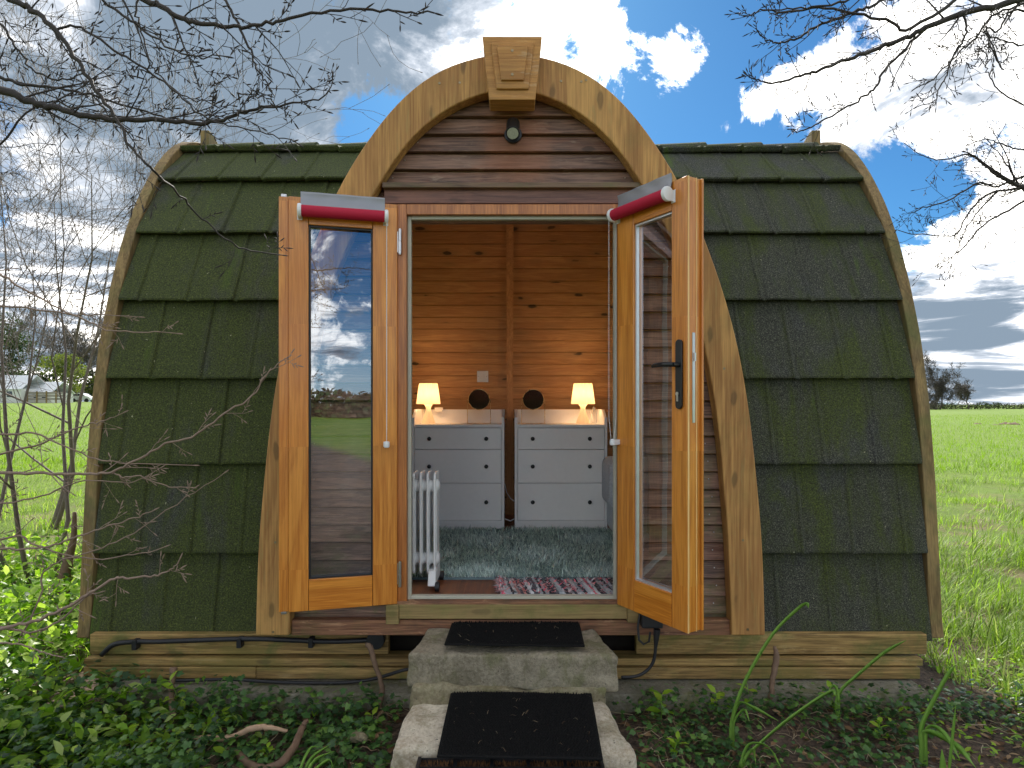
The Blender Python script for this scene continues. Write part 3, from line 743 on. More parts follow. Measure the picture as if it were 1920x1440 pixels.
# base beams
zb1, zb2, zb3, zb4 = .247, .145, .094, .036
MB().box(-2.14, -.62, 3.12, 3.165, zb2, zb1).obj('base_beam', M['beam'], pod, bevel=.005); MB().box(.64, 2.12, 3.12, 3.165, zb2, zb1).obj('base_beam', M['beam'], pod, bevel=.005)
MB().box(-2.15, 2.08, 3.09, 3.2, zb3 + .004, zb2 - .010).obj('base_beam', M['beam'], pod, bevel=.005)
MB().box(-2.15, -1.28, 3.085, 3.2, zb4, zb3).obj('base_beam', M['beam'], pod, bevel=.006); MB().box(-1.278, 2.06, 3.08, 3.2, zb4, zb3 - .001).obj('base_beam', M['beam'], pod, bevel=.006)
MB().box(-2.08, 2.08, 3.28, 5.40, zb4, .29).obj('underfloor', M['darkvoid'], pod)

# --- doors
def make_door(H, theta, w, s, top, bot, blind_u, handle):
    # leaf local frame: x from hinge to free edge; visible face at y = 0, thickness goes to y = s*t
    T = .058; h0, h1 = bot, top
    sh, sf, rt, rb = .115, .088, .125, .145
    y0, y1 = sorted((0, -s * T))
    d = MB()
    d.box(0, sh, y0, y1, h0, h1).box(w - sf, w, y0, y1, h0, h1)
    door = d.obj('door', M['door'], pod, bevel=.004, local=True)
    door.location = Vector((H[0], H[1] - YR, 0)); door.rotation_euler = (0, 0, theta)
    MB().box(sh + .0014, w - sf - .0014, y0, y1, h1 - rt, h1).obj('door_rail', M['doorrail'], door, local=True, bevel=.003)
    MB().box(sh + .0014, w - sf - .0014, y0, y1, h0, h0 + rb).obj('door_rail', M['doorrail'], door, local=True, bevel=.003)
    gx0, gx1, gz0, gz1 = sh, w - sf, h0 + rb, h1 - rt
    ym = -s * T * .55
    MB().add([(gx0, ym, gz0), (gx1, ym, gz0), (gx1, ym, gz1), (gx0, ym, gz1)], [(0, 1, 2, 3)]).obj('pane', M['glass'], door, local=True)
    sp = MB(); e = .008
    for yy in (ym + s * .0125,):
        a_, b_ = yy - .009, yy + .009
        sp.box(gx0, gx0 + e, a_, b_, gz0, gz1).box(gx1 - e, gx1, a_, b_, gz0, gz1).box(gx0 + e, gx1 - e, a_, b_, gz0, gz0 + e).box(gx0 + e, gx1 - e, a_, b_, gz1 - e, gz1)
    sp.obj('glazing_bead', M['spacer'] if handle else M['blackrub'], door, local=True)
    return door
LH = (-.544, 2.95); Lth = math.atan2(-.130, -.523)
ld = make_door(LH, Lth, .495, 1, 2.379, .456, None, False)
MB().box(.4955, .539, -.062, -.014, .456, 2.379).obj('meeting_strip', M['door'], ld, local=True, bevel=.003)
for a_, b_ in ((2.3792, 2.394), (.442, .4558)): MB().box(.505, .53, -.055, -.02, a_, b_).obj('shoot_bolt', M['steel'], ld, local=True, bevel=.003)
RH = (.512, 2.945); Rth = math.atan2(-.377, .228)
rd = make_door(RH, Rth, .44, -1, 2.377, .456, None, True)
MB().box(.4404, .4415, .004, .012, .456, 2.377).obj('raw_edge', M['rawwood'], rd, local=True)
MB().box(.4404, .4415, .054, .058, .456, 2.377).obj('raw_edge', M['rawwood'], rd, local=True)
MB().box(.416, .437, .0585, .082, .456, 2.377).box(.40, .447, .0825, .094, .456, 2.377).obj('meeting_strip', M['door'], rd, local=True, bevel=.002)
lk = MB().box(.4404, .4425, .030, .046, 1.34, 1.72); 
lk.box(.4425, .450, .033, .043, 1.60, 1.635).box(.4425, .4432, .034, .042, 1.45, 1.50)
lk.obj('lock_strip', M['steel'], rd, local=True)
# handle
hb = MB()
n = 16; pl = []
for j in range(n + 1): a_ = PI * j / n; pl.append((.402 + .0175 * math.cos(a_), 1.675 + .0175 * math.sin(a_)))
for j in range(n + 1): a_ = PI + PI * j / n; pl.append((.402 + .0175 * math.cos(a_), 1.415 + .0175 * math.sin(a_)))
V = [(p[0], -.0005, p[1]) for p in pl] + [(p[0], -.012, p[1]) for p in pl]; k = len(pl)
hb.add(V, [tuple(range(k)), tuple(range(2 * k - 1, k - 1, -1))] + [(j, (j + 1) % k, k + (j + 1) % k, k + j) for j in range(k)])
hb.tube([(.402, -.010, 1.585), (.402, -.045, 1.585)], .010, 12)
hb.tube([(.405, -.045, 1.585), (.385, -.052, 1.586), (.35, -.053, 1.588), (.30, -.050, 1.586), (.285, -.046, 1.582)], [.0095, .011, .0105, .0095, .007], 12)
hd = hb.obj('handle', M['black'], rd, local=True, bevel=.002)
mb = MB().lathe([(.0085, -.004), (.0085, .0)], (.400, -.014, 1.462), 14, axis=1).box(.3955, .4045, -.016, -.0125, 1.43, 1.458); mb.obj('lock_cylinder', M['steel'], rd, local=True)
ho = MB().tube([(.402, .094, 1.585), (.402, .135, 1.585)], .010, 12).tube([(.405, .135, 1.585), (.36, .14, 1.586), (.29, .136, 1.582)], .010, 12).box(.385, .42, .0945, .106, 1.40, 1.69)
ho.obj('handle', M['black'], rd, local=True, bevel=.002)
# hinges on the right leaf
# --- blinds
def make_blind(door, s, u0, u1, zc, label, chain_at, zchain, both):
    loc = Vector((pod.location.x + door.location.x, pod.location.y + door.location.y, 0))
    R = Matrix.Rotation(door.rotation_euler[2], 4, 'Z')
    e = empty('roller_blind', (loc.x, loc.y, zc - .1), label, 'roller blind', 'roller blinds on the doors'); e.rotation_euler = door.rotation_euler
    zo = -(zc - .1)
    def o_(mb, name, m, **kw):
        mb.V = [(a, b, c + zo) for a, b, c in mb.V]; return mb.obj(name, m, e, local=True, **kw)
    yc = s * .036; r = .0265
    o_(MB().lathe([(r, u0 + .006), (r, u1 - .006)], (0, yc, zc), 28, axis=0), 'fabric_roll', M['crimson'], bevel=.001)
    # silver lining sheet rising behind the roll
    pts = []; n = 10
    for i in range(n + 1):
        f = i / n; pts.append((yc + s * (-.018 - .010 * math.sin(f * PI * .8)), zc + .018 + f * .078))
    V = []
    cols = 14
    for (yy, z) in pts:
        for c in range(cols + 1):
            x = u0 + .004 + (u1 - u0 - .008) * c / cols; V.append((x, yy + s * .0015 * math.sin(c * 1.3 + z * 60), z))
    for (yy, z) in pts:
        for c in range(cols + 1):
            x = u0 + .004 + (u1 - u0 - .008) * c / cols; V.append((x, yy + s * (.0015 * math.sin(c * 1.3 + z * 60) - .002), z))
    m_ = cols + 1; off = (n + 1) * m_
    Fc = [(i * m_ + c, i * m_ + c + 1, (i + 1) * m_ + c + 1, (i + 1) * m_ + c) for i in range(n) for c in range(cols)]
    Fc += [tuple(off + q for q in reversed(f)) for f in Fc]
    Fc += [(n * m_ + c, n * m_ + c + 1, off + n * m_ + c + 1, off + n * m_ + c) for c in range(cols)]
    mb = MB().add(V, Fc); o_(mb, 'lining_sheet', M['silver'], smooth=True)
    for u, q in ((u0, -1), (u1, 1)):
        mb = MB().lathe([(.012, -.012), (.031, -.010), (.033, -.002), (.031, .006), (.02, .008)], (u, yc, zc), 22, axis=0)
        mb.box(u - .006 if q < 0 else u + .0, u + .0 if q < 0 else u + .006, min(s * .0005, yc), max(s * .0005, yc), zc - .03, zc + .018).box(u - .012, u + .012, min(s * .0005, s * .004), max(s * .0005, s * .004), zc - .034, zc + .022)
        o_(mb, 'bracket', M['whiteplastic'], bevel=.0015)
    uc = u0 - .003 if chain_at == 0 else u1 + .003
    mb = MB(); L = zc - .03 - zchain
    beads = int(L / .0065)
    for dy in ((yc - .022 * 1, yc + .022 * 1) if both else (yc + s * .02, yc - s * .012)):
        for i in range(beads):
            f = i / beads; z = zc - .02 - L * f
            conv = dy * (1 - max(0, f - .90) * 6) + yc * (max(0, f - .90) * 6)
            mb.add([(uc + a * .0023, conv + b * .0023, z + c * .0026) for a, b, c in ((1, 0, 0), (0, 1, 0), (-1, 0, 0), (0, -1, 0), (0, 0, 1), (0, 0, -1))], [(0, 1, 4), (1, 2, 4), (2, 3, 4), (3, 0, 4), (1, 0, 5), (2, 1, 5), (3, 2, 5), (0, 3, 5)])
        mb.tube([(uc, dy, zc - .02), (uc, dy, zchain + L * .1), (uc, yc + (dy - yc) * .4, zchain + .005)], .0009, 4)
    o_(mb, 'pull_chain', M['whiteplastic'])
    o_(MB().lathe([(.004, -.016), (.012, -.014), (.014, .0), (.012, .012), (.004, .016)], (uc, yc, zchain - .008), 14).box(uc - .014, uc + .014, min(s * .0005, yc), max(yc, s * .0005), zchain - .020, zchain + .004), 'chain_clip', M['whiteplastic'], bevel=.002)
make_blind(ld, 1, .055, .445, 2.305, 'crimson roller blind with silver lining on the left door', 0, 1.235, False)
make_blind(rd, -1, .012, .365, 2.315, 'crimson roller blind foreshortened across the right angled door', 0, 1.245, True)

# ------------------------------------------------------------------ wall spotlight
p = P(962, 257, 3.02)
wl = empty('wall_light', (p[0], SY - .03, p[2] - .05), 'black spotlight on the dark boards above the doors', 'wall light')
MB().lathe([(.042, 0), (.044, .008), (.042, .014)], (p[0], SY - .034, p[2] + .012), 26, axis=1).obj('backplate', M['black'], wl, bevel=.002)
c0 = np.array([p[0], SY - .055, p[2] + .055]); c1 = np.array([p[0] - .002, SY - .135, p[2] - .030])
b = MB().tube([c0, c0 + (c1 - c0) * .08, c1], [.024, .033, .033], 26); b.tube([(p[0], SY - .02, p[2] + .01), (c0 + c1) / 2], .012, 12); b.obj('lamp_barrel', M['black'], wl, bevel=.0015)
dd = (c1 - c0) / np.linalg.norm(c1 - c0)
MB().tube([c1 + dd * .0003, c1 + dd * .002], .027, 24).obj('lens', plain('spot_lens', (.42, .44, .36, 1), .15, nz=.4, scale=120), wl)

# ------------------------------------------------------------------ interior furniture
CYF = 4.64; CYB = 5.10
def make_chest(x0, label):
    w = .70; x1 = x0 + w; zt = 1.262
    e = empty('chest_of_drawers', ((x0 + x1) / 2, (CYF + CYB) / 2, FZ), label, 'chest of drawers', 'white chests of drawers')
    mb = MB(); t = .02
    gt = 1.375
    def side(xa, xb):
        mb.prism([(CYF, FZ), (CYB, FZ), (CYB, gt), (CYF + .14, gt), (CYF + .02, zt + .055), (CYF, zt + .055)], 0, xa, xb)
    side(x0, x0 + t); side(x1 - t, x1)
    mb.box(x0 + t, x1 - t, CYF + .002, CYB, zt - .022, zt).box(x0 + t, x1 - t, CYB - .016, CYB, zt, gt - .002).box(x0 + t, x1 - t, CYF + .002, CYB - .016, .515, .535).box(x0 + t, x1 - t, CYF + .02, CYF + .04, FZ, .515).box(x0 + t, x1 - t, CYB - .012, CYB, .535, zt - .022)
    mb.obj('carcass', M['chest'], e, bevel=.0015)
    for za, zb in ((.538, .818), (.822, 1.072), (1.076, 1.236)):
        zb_ = zb; g_ = .003
        d = MB().box(x0 + t + g_, x1 - t - g_, CYF - .001, CYF + .017, za, zb_).obj('drawer', M['chest'], e, bevel=.001)
        for xk in (x0 + t + .115, x1 - t - .115):
            MB().lathe([(.006, 0), (.006, -.012), (.0145, -.016), (.0155, -.022), (.011, -.028), (.003, -.030)], (xk, CYF - .0015, (za + zb_) / 2 + .0), 16, axis=1).obj('knob', M['black'], d, smooth=True)
    return e
make_chest(-.747, 'white chest of drawers on the left, partly behind the radiator')
make_chest(.033, 'white chest of drawers on the right, fully clear of the radiator')
def make_lamp(x, y, label):
    e = empty('table_lamp', (x, y, 1.2625), label, 'table lamp', 'lit table lamps on the chests'); z0 = 1.2625
    MB().lathe([(.055, 0), (.054, .006), (.045, .035), (.030, .075), (.021, .105), (.019, .118), (.022, .134), (.034, .152), (.05, .160), (.02, .162)], (x, y, z0), 28).obj('lamp_base', M['lampbase'], e, smooth=True)
    k = 48; V = []
    for r, h in ((.094, .155), (.072, .318)):
        for j in range(k): a_ = 2 * PI * j / k; rr_ = r + (.0012 if j % 2 else 0); V.append((x + rr_ * math.cos(a_), y + rr_ * math.sin(a_), z0 + h))
    for r, h in ((.092, .155), (.070, .318)):
        for j in range(k): a_ = 2 * PI * j / k; V.append((x + r * math.cos(a_), y + r * math.sin(a_), z0 + h))
    Fc = [(j, (j + 1) % k, k + (j + 1) % k, k + j) for j in range(k)] + [(2 * k + j, 3 * k + j, 3 * k + (j + 1) % k, 2 * k + (j + 1) % k) for j in range(k)] + [(j, 2 * k + j, 2 * k + (j + 1) % k, (j + 1) % k) for j in range(k)] + [(k + j, k + (j + 1) % k, 3 * k + (j + 1) % k, 3 * k + j) for j in range(k)]
    obj('lamp_shade', V, Fc, M['shade'], e)
    V, Fc = sph((x, y, z0 + .225), .022, 12, 8); 
    l = bpy.data.lights.new('bulb', 'POINT'); l.energy = .85; l.color = (1, .60, .30); l.shadow_soft_size = .03
    lo = bpy.data.objects.new('bulb', l); COL.objects.link(lo); lo.parent = e; lo.location = (0, 0, .235)
make_lamp(-.650, 4.86, 'lit lamp with glowing shade on the left chest')
make_lamp(.575, 4.86, 'lit lamp with glowing shade on the right chest')
def make_mirror(x, y, tilt, label):
    z0 = 1.2625; zc = EYE + (HY - 749) * y / F; r = .082
    e = empty('round_mirror', (x, y, z0), label, 'mirror', 'round brass mirrors on the chests')
    # disc slightly tilted
    mb = MB(); mb.lathe([(r - .003, -.003), (r - .003, .003)], (0, 0, 0), 40, axis=1)
    ca, sa = math.cos(tilt), math.sin(tilt)
    rot = lambda V: [(a + x, b * ca - c * sa + y, b * sa + c * ca + zc) for a, b, c in V]
    obj('mirror_glass', rot(mb.V), mb.F, M['mirror'], e)
    th = np.linspace(0, 2 * PI, 41); pts = rot([(r * math.cos(t), 0, r * math.sin(t)) for t in th])
    MB().tube(pts, .004, 8).obj('mirror_rim', M['brass'], e, smooth=True)
    mb = MB(); q = r + .008
    for s in (-1, 1):
        mb.tube([(x + s * q, y, zc), (x + s * q, y + .002, z0 + .004)], .0022, 6); mb.tube([(x + s * q, y - .045, z0 + .004), (x + s * q, y + .045, z0 + .004)], .0022, 6)
        mb.tube([(x + s * (r - .002), y, zc), (x + s * q, y, zc)], .0022, 6)
    mb.tube([(x - q, y + .04, z0 + .004), (x + q, y + .04, z0 + .004)], .0022, 6)
    mb.obj('wire_stand', M['brass'], e)
make_mirror(-.245, 4.78, .30, 'round brass mirror at the inner corner of the left chest')
make_mirror(.178, 4.78, .30, 'round brass mirror at the inner corner of the right chest')
# wall switch, charger plugs, cable
yw = 2 * YR - float(yprof(1.65, -.085)); p = P(905, 706, yw - .005)
sw = empty('light_switch', (p[0], yw, p[2] - .05), 'white single light switch plate on the pine back wall', 'light switch')
MB().box(p[0] - .048, p[0] + .048, yw - .014, yw + .03, p[2] - .048, p[2] + .048).obj('plate', M['whiteplastic'], sw, bevel=.003)
MB().box(p[0] + .001, p[0] + .016, yw - .018, yw - .0145, p[2] - .014, p[2] + .014).obj('rocker', M['whiteplastic'], sw, bevel=.001)
for s in (-1, 1): MB().lathe([(.004, -.0025), (.004, 0)], (p[0] + s * .034, yw - .0145, p[2]), 10, axis=1).obj('screw', M['steel'], sw)
p = P(824, 768, 5.06)
o = MB().box(p[0] - .035, p[0] + .03, 5.02, 5.05, 1.356, 1.39).tube([(p[0] - .03, 5.03, 1.37), (p[0] - .06, 5.04, 1.37), (p[0] - .075, 4.98, 1.28), (p[0] - .08, 4.92, 1.268)], .0035, 6).obj('power_adapter', M['whiteplastic'], bevel=.006)
tag(o, 'white power adapter behind the left lamp', 'plug')
o = MB().tube([(.50+.17, 4.98, 1.27), (.66, 5.02, 1.35), (.69, 5.06, 1.385), (.695, 5.07, 1.37)], [.005, .005, .012, .004], 8).obj('power_lead', M['whiteplastic'])
tag(o, 'white lead and plug rising behind the right lamp', 'cable')
o = MB().tube([(-.045, 4.9, .78), (-.03, 4.85, .72), (.0, 4.8, .68), (.03, 4.78, .66)], .003, 6).tube([(-.045, 4.75, .53), (.0, 4.72, .518), (.032, 4.75, .53)], .004, 6).obj('lamp_cable', M['whiteplastic'])
tag(o, 'thin white cable hanging in the gap between the chests', 'cable')
# armchair / upholstered seat just inside the right jamb
e = empty('upholstered_seat', (1.10, 4.25, FZ), 'grey upholstered seat edge showing beside the right chest', 'seat')
def soft(name, x0, x1, y0, y1, z0, z1, b):
    bm = bmesh.new(); bmesh.ops.create_cube(bm, size=1.0)
    for v in bm.verts: v.co = Vector((x0 + (x1 - x0) * (v.co.x + .5), y0 + (y1 - y0) * (v.co.y + .5), z0 + (z1 - z0) * (v.co.z + .5)))
    bmesh.ops.bevel(bm, geom=list(bm.edges), offset=b, segments=5, affect='EDGES', profile=.5)
    V = [tuple(v.co) for v in bm.verts]; Fc = [tuple(v.index for v in f.verts) for f in bm.faces]; bm.free()
    obj(name, V, Fc, M['fabric'], e, smooth=True)
soft('arm', .705, .90, 4.02, 4.55, FZ + .03, .80, .075); soft('backrest', .665, .80, 4.10, 4.52, .70, 1.04, .06); soft('seat_cushion', .90, 1.5, 4.0, 4.6, FZ + .1, .86, .07)
for fx in (.74, 1.44):
    for fy in (4.05, 4.5): MB().box(fx, fx + .04, fy, fy + .04, FZ, FZ + .1).obj('leg', M['black'], e)
# radiator
e = empty('oil_radiator', (-.52, 3.27, FZ), 'white oil filled radiator standing inside the left door jamb', 'radiator')
ry0, ry1, rz0, rz1 = 3.17, 3.33, FZ + .075, 1.062
def fin(x):
    pl = []; n = 6; r = .025
    for (cy, cz, a0) in ((ry1 - r, rz1 - r, 0), (ry0 + r, rz1 - r, 90), (ry0 + r, rz0 + r, 180), (ry1 - r, rz0 + r, 270)):
        for j in range(n + 1): a_ = math.radians(a0 + 90 * j / n); pl.append((cy + r * math.cos(a_), cz + r * math.sin(a_)))
    return MB().prism(pl, 0, x - .0055, x + .0055).box(x - .009, x + .009, ry0 + .02, ry1 - .02, rz0 + .06, rz1 - .06)
fx = []; i = 0
for i in range(7):
    x = -.392 - .0365 * i; fx.append(x); fin(x).obj('fin', M['radiator'], e, bevel=.003)
for zc in (rz1 - .075, rz0 + .075):
    prf = []
    for x in reversed(fx): prf += [(.026, x - .018), (.036, x - .009), (.040, x), (.036, x + .009), (.026, x + .018)]
    prf = [(.02, prf[0][1] - .004)] + prf + [(.02, prf[-1][1] + .003), (.008, prf[-1][1] + .005)]
    MB().lathe(prf, (0, 3.225, zc), 20, axis=0).obj('header_tube', M['radiator'], e, smooth=True)
for xx in (fx[0] - .01, fx[-1]):
    f_ = MB().hexa([(xx - .02, 3.12, FZ + .03), (xx + .02, 3.12, FZ + .03), (xx + .02, 3.36, FZ + .03), (xx - .02, 3.36, FZ + .03), (xx - .02, 3.15, FZ + .10), (xx + .02, 3.15, FZ + .10), (xx + .02, 3.33, FZ + .10), (xx - .02, 3.33, FZ + .10)]).obj('foot', M['radiator'], e, bevel=.004)
    for yy in (3.135, 3.345): MB().lathe([(.012, -.012), (.024, -.010), (.024, .010), (.012, .012)], (xx + .028, yy, FZ + .0245), 18, axis=0).obj('wheel', M['blackrub'], e)
MB().box(fx[-1] - .075, fx[-1] - .02, ry0, ry1, rz0 + .02, rz1).obj('control_box', M['radiator'], e, bevel=.008)

# --- shag rug and rag rug
rng = np.random.default_rng(7)
def scatter(T, TF, pos, R, scale):
    n = len(pos); V = (np.einsum('nij,kj->nki', R, T) * (scale[:, None, None] if scale.ndim == 1 else scale[:, None, :])) + pos[:, None, :]
    Fc = (TF[None, :, :] + (np.arange(n) * len(T))[:, None, None]).reshape(-1, TF.shape[1])
    return V.reshape(-1, 3), Fc
def rotm(n, tilt, rng, az_=None, roll=0.0):                 # local x = along leaf, z = up; tilt = angle of x above horizontal
    az_ = rng.uniform(0, 2 * PI, n) if az_ is None else az_
    ct, st = np.cos(tilt), np.sin(tilt); ca, sa = np.cos(az_), np.sin(az_)
    X = np.stack([ct * ca, ct * sa, st], 1); Y = np.stack([-sa, ca, np.zeros(n)], 1)
    rl = rng.normal(0, roll, n) if roll else np.zeros(n)
    Z = np.cross(X, Y); Y2 = Y * np.cos(rl)[:, None] + Z * np.sin(rl)[:, None]; Z2 = np.cross(X, Y2)
    return np.stack([X, Y2, Z2], 2)
# strand: curved thin ribbon along x
ST = np.array([(0, -.5, 0), (0, .5, 0), (.5, -.42, .06), (.5, .42, .06), (1, 0, -.05)]); STF = np.array([(0, 1, 3), (0, 3, 2), (2, 3, 4)])
rugx0, rugx1, rugy0, rugy1 = -.80, .84, 3.34, 4.62
e_r = empty('shaggy_rug', (0, 4.0, FZ), 'teal grey shaggy rug covering the floor before the chests', 'rug')
n = 34000
pos = np.stack([rng.uniform(rugx0, rugx1, n), rugy0 + (rugy1 - rugy0) * rng.uniform(0, 1, n) ** 1.25, np.full(n, FZ + .014)], 1)
tilt = rng.uniform(.15, 1.25, n); L_ = rng.uniform(.025, .048, n)
azr = rng.normal(0, 1.2, n) + np.sin(pos[:, 0] * 9) * 1.2 + np.sin(pos[:, 1] * 7) * 1.6 - PI / 2
R = rotm(n, tilt, rng, azr)
sc_ = np.stack([L_, L_, L_], 1)
T = ST.copy(); T[:, 1] *= .11
V, Fc = scatter(T, STF, pos, R, L_)
obj('pile', V, Fc, M['rug'], e_r, fixn=False)
MB().box(rugx0, rugx1, rugy0, rugy1, FZ + .001, FZ + .015).obj('backing', plain('rug_backing', (.14, .20, .21, 1), .95), e_r)
mb = MB()
nx_, ny_ = 60, 14; V = []
for j in range(ny_ + 1):
    for i in range(nx_ + 1):
        x = -.05 + (.60 + .05 + .25) * i / nx_; y = 3.065 + .265 * j / ny_
        z = FZ + .012 + .0035 * math.sin(i * 1.9 + j * .4) + .004 * math.sin(i * .7)
        V.append((x, y, z))
Fc = [(j * (nx_ + 1) + i, j * (nx_ + 1) + i + 1, (j + 1) * (nx_ + 1) + i + 1, (j + 1) * (nx_ + 1) + i) for j in range(ny_) for i in range(nx_)]
b0 = len(V)
border = [i for i in range(nx_ + 1)] + [(j + 1) * (nx_ + 1) - 1 for j in range(1, ny_ + 1)] + [ny_ * (nx_ + 1) + i for i in range(nx_ - 1, -1, -1)] + [j * (nx_ + 1) for j in range(ny_ - 1, 0, -1)]
for k_ in border: V.append((V[k_][0], V[k_][1], FZ + .0015))
for q in range(len(border)): Fc.append((border[q], border[(q + 1) % len(border)], b0 + (q + 1) % len(border), b0 + q))
e2 = empty('rag_rug', (.4, 3.2, FZ), 'striped pink, grey and black rag rug just inside the threshold', 'rug')
obj('woven_mat', V, Fc, M['ragrug'], e2, smooth=True)
n = 900; pos = np.stack([rng.uniform(-.05, .80, n), rng.uniform(3.07, 3.33, n), np.full(n, FZ + .014)], 1)
sel = rng.random(n) < .25; pos[sel, 0] = rng.normal(-.055, .008, sel.sum())
T = ST.copy(); T[:, 1] *= .35
V, Fc = scatter(T, STF, pos, rotm(n, rng.uniform(-.1, .5, n), rng, None), rng.uniform(.015, .035, n))
obj('fringe', V, Fc, leafmat('rag_ends', [(.8, .12, .2, 1), (.75, .3, .3, 1), (.5, .52, .55, 1), (.05, .05, .07, 1), (.7, .7, .7, 1)], .9, .05), e2, fixn=False)

# ------------------------------------------------------------------ stone steps and mats
def make_stone(name, c8, m, label, cat, sub=5, amp=.012, bev=.03, seed=0, fr=9):
    bm = bmesh.new(); vs = [bm.verts.new(c) for c in c8]
    for f in ((0, 3, 2, 1), (4, 5, 6, 7), (0, 1, 5, 4), (1, 2, 6, 5), (2, 3, 7, 6), (3, 0, 4, 7)): bm.faces.new([vs[i] for i in f])
    bmesh.ops.bevel(bm, geom=list(bm.edges), offset=bev, segments=3, affect='EDGES', profile=.6)
    for _ in range(sub):
        ed = [e for e in bm.edges if e.calc_length() > .016]
        if not ed: break
        bmesh.ops.subdivide_edges(bm, edges=ed, cuts=1, use_grid_fill=True)
    bmesh.ops.triangulate(bm, faces=[f for f in bm.faces if len(f.verts) > 4])
    bm.normal_update()
    for v in bm.verts:
        p = v.co * fr + Vector((seed, seed * 2, 0))
        v.co += v.normal * (amp * mnoise.fractal(p, .9, 2.1, 5) + amp * 1.4 * mnoise.noise(p * .35))
    bmesh.ops.recalc_face_normals(bm, faces=bm.faces)
    V = [tuple(v.co) for v in bm.verts]; bm.verts.index_update(); Fc = [tuple(v.index for v in f.verts) for f in bm.faces]; bm.free()
    o = obj(name, V, Fc, m, smooth=True); return tag(o, label, cat)
def W(px, py, Y): return tuple(P(px, py, Y))
zt = .335
make_stone('stone_step', [(-.46, 2.70, .165), (.475, 2.69, .150), (.48, 2.96, .17), (-.46, 2.96, .19), (-.455, 2.69, zt - .01), (.47, 2.68, zt - .02), (.40, 2.965, zt), (-.395, 2.965, zt)], M['stone_hi'], 'grey green stone slab forming the upper step below the doors', 'stone step', bev=.018, amp=.009, seed=3, fr=10)
make_stone('stone_block', [(-.42, 2.66, .02), (.43, 2.66, .02), (.43, 2.95, .02), (-.42, 2.95, .02), (-.42, 2.68, .185), (.42, 2.68, .175), (.42, 2.95, .185), (-.42, 2.95, .185)], M['stone_moss'], 'mossy yellow stone course between the two step slabs', 'stone block', bev=.015, amp=.02, seed=8)
make_stone('stone_step', [(-.47, 2.36, -.09), (.485, 2.33, -.09), (.52, 2.72, -.09), (-.46, 2.72, -.09), (-.455, 2.37, .085), (.475, 2.35, .078), (.40, 2.72, .125), (-.43, 2.72, .125)], M['stone_lo'], 'pale limestone slab forming the lower step', 'stone step', bev=.020, amp=.011, seed=13, fr=10)
make_stone('stone_step', [(-.40, 1.85, -.12), (.40, 1.85, -.12), (.40, 2.33, -.12), (-.40, 2.33, -.12), (-.40, 1.85, .035), (.40, 1.85, .035), (.40, 2.32, .035), (-.40, 2.32, .035)], M['stone_lo'], 'bottom limestone step under the coir mat', 'stone step', bev=.03, seed=19)
def rubber_mat(c, w, d, slope, rz, label, stud, drop=0.0):
    e = empty('door_mat', c, label, 'door mat', 'mats on the steps', rz)
    mb = MB(); nx_ = 30; ny_ = 14; V = []
    def z_(y): return slope * y
    mb.hexa([(-w / 2, -d / 2, z_(-d / 2)), (w / 2, -d / 2, z_(-d / 2)), (w / 2, d / 2, z_(d / 2)), (-w / 2, d / 2, z_(d / 2)), (-w / 2, -d / 2, z_(-d / 2) + .009), (w / 2, -d / 2, z_(-d / 2) + .009), (w / 2, d / 2, z_(d / 2) + .009), (-w / 2, d / 2, z_(d / 2) + .009)])
    mb.obj('mat_base', M['mat'], e, local=True, bevel=.003)
    hx = np.arange(-w / 2 + .012, w / 2 - .008, stud); hy = np.arange(-d / 2 + .012, d / 2 - .008, stud * .87)
    pts = np.array([(x + (.5 * stud if j % 2 else 0), y) for j, y in enumerate(hy) for x in hx]); pts = pts[pts[:, 0] < w / 2 - .006]
    n = len(pts); k = 6
    th = np.arange(k) * 2 * PI / k
    T = np.concatenate([np.stack([np.cos(th) * .0036, np.sin(th) * .0036, np.zeros(k)], 1), np.stack([np.cos(th) * .0020, np.sin(th) * .0020, np.full(k, .0105)], 1)])
    TF = np.array([(j, (j + 1) % k, k + (j + 1) % k, k + j) for j in range(k)] + [(k, k + 1, k + 2, k + 3), (k, k + 3, k + 4, k + 5)])
    pos = np.stack([pts[:, 0], pts[:, 1], z_(pts[:, 1]) + .0085], 1)
    R = np.repeat(np.eye(3)[None], n, 0); tl = rng.normal(0, .12, (n, 2)); R[:, 0, 2] = tl[:, 0]; R[:, 1, 2] = tl[:, 1]
    V, Fc = scatter(T, TF, pos, R, rng.uniform(.7, 1.15, n))
    obj('rubber_studs', V, Fc, M['mat'], e, local=True, fixn=False)
    n = 36; pos = np.stack([rng.uniform(-w / 2, w / 2, n), rng.uniform(-d / 2, d / 2, n), np.zeros(n)], 1); pos[:, 2] = z_(pos[:, 1]) + .017
    T = ST.copy(); T[:, 1] *= .05; T[2:4, 2] = .15
    V, Fc = scatter(T, STF, pos, rotm(n, rng.uniform(-.1, .25, n), rng, None), rng.uniform(.008, .035, n))
    obj('grass_clippings', V, Fc, M['straw'], e, local=True, fixn=False)['kind'] = 'stuff'
rubber_mat((.022, 2.865, .349), .62, .33, -.01, -.03, 'black bristled rubber mat on the upper stone step', .0105)
rubber_mat((.040, 2.475, .128), .615, .42, .105, -.03, 'large black studded rubber mat sloping over the lower pale step', .0115)
e = empty('coir_mat', (.0, 2.17, .05), 'brown bristle mat with black bars at the foot of the steps', 'door mat', 'mats on the steps')
MB().box(-.35, .35, 2.0, 2.335, .042, .052).obj('mat_base', M['blackrub'], e)
n = 9000; pos = np.stack([rng.uniform(-.35, .35, n), rng.uniform(2.0, 2.335, n), np.full(n, .052)], 1)
keep = (np.mod(pos[:, 1] - 2.0, .05) > .006); pos = pos[keep]; n = len(pos)
T = ST.copy(); T[:, 1] *= .14
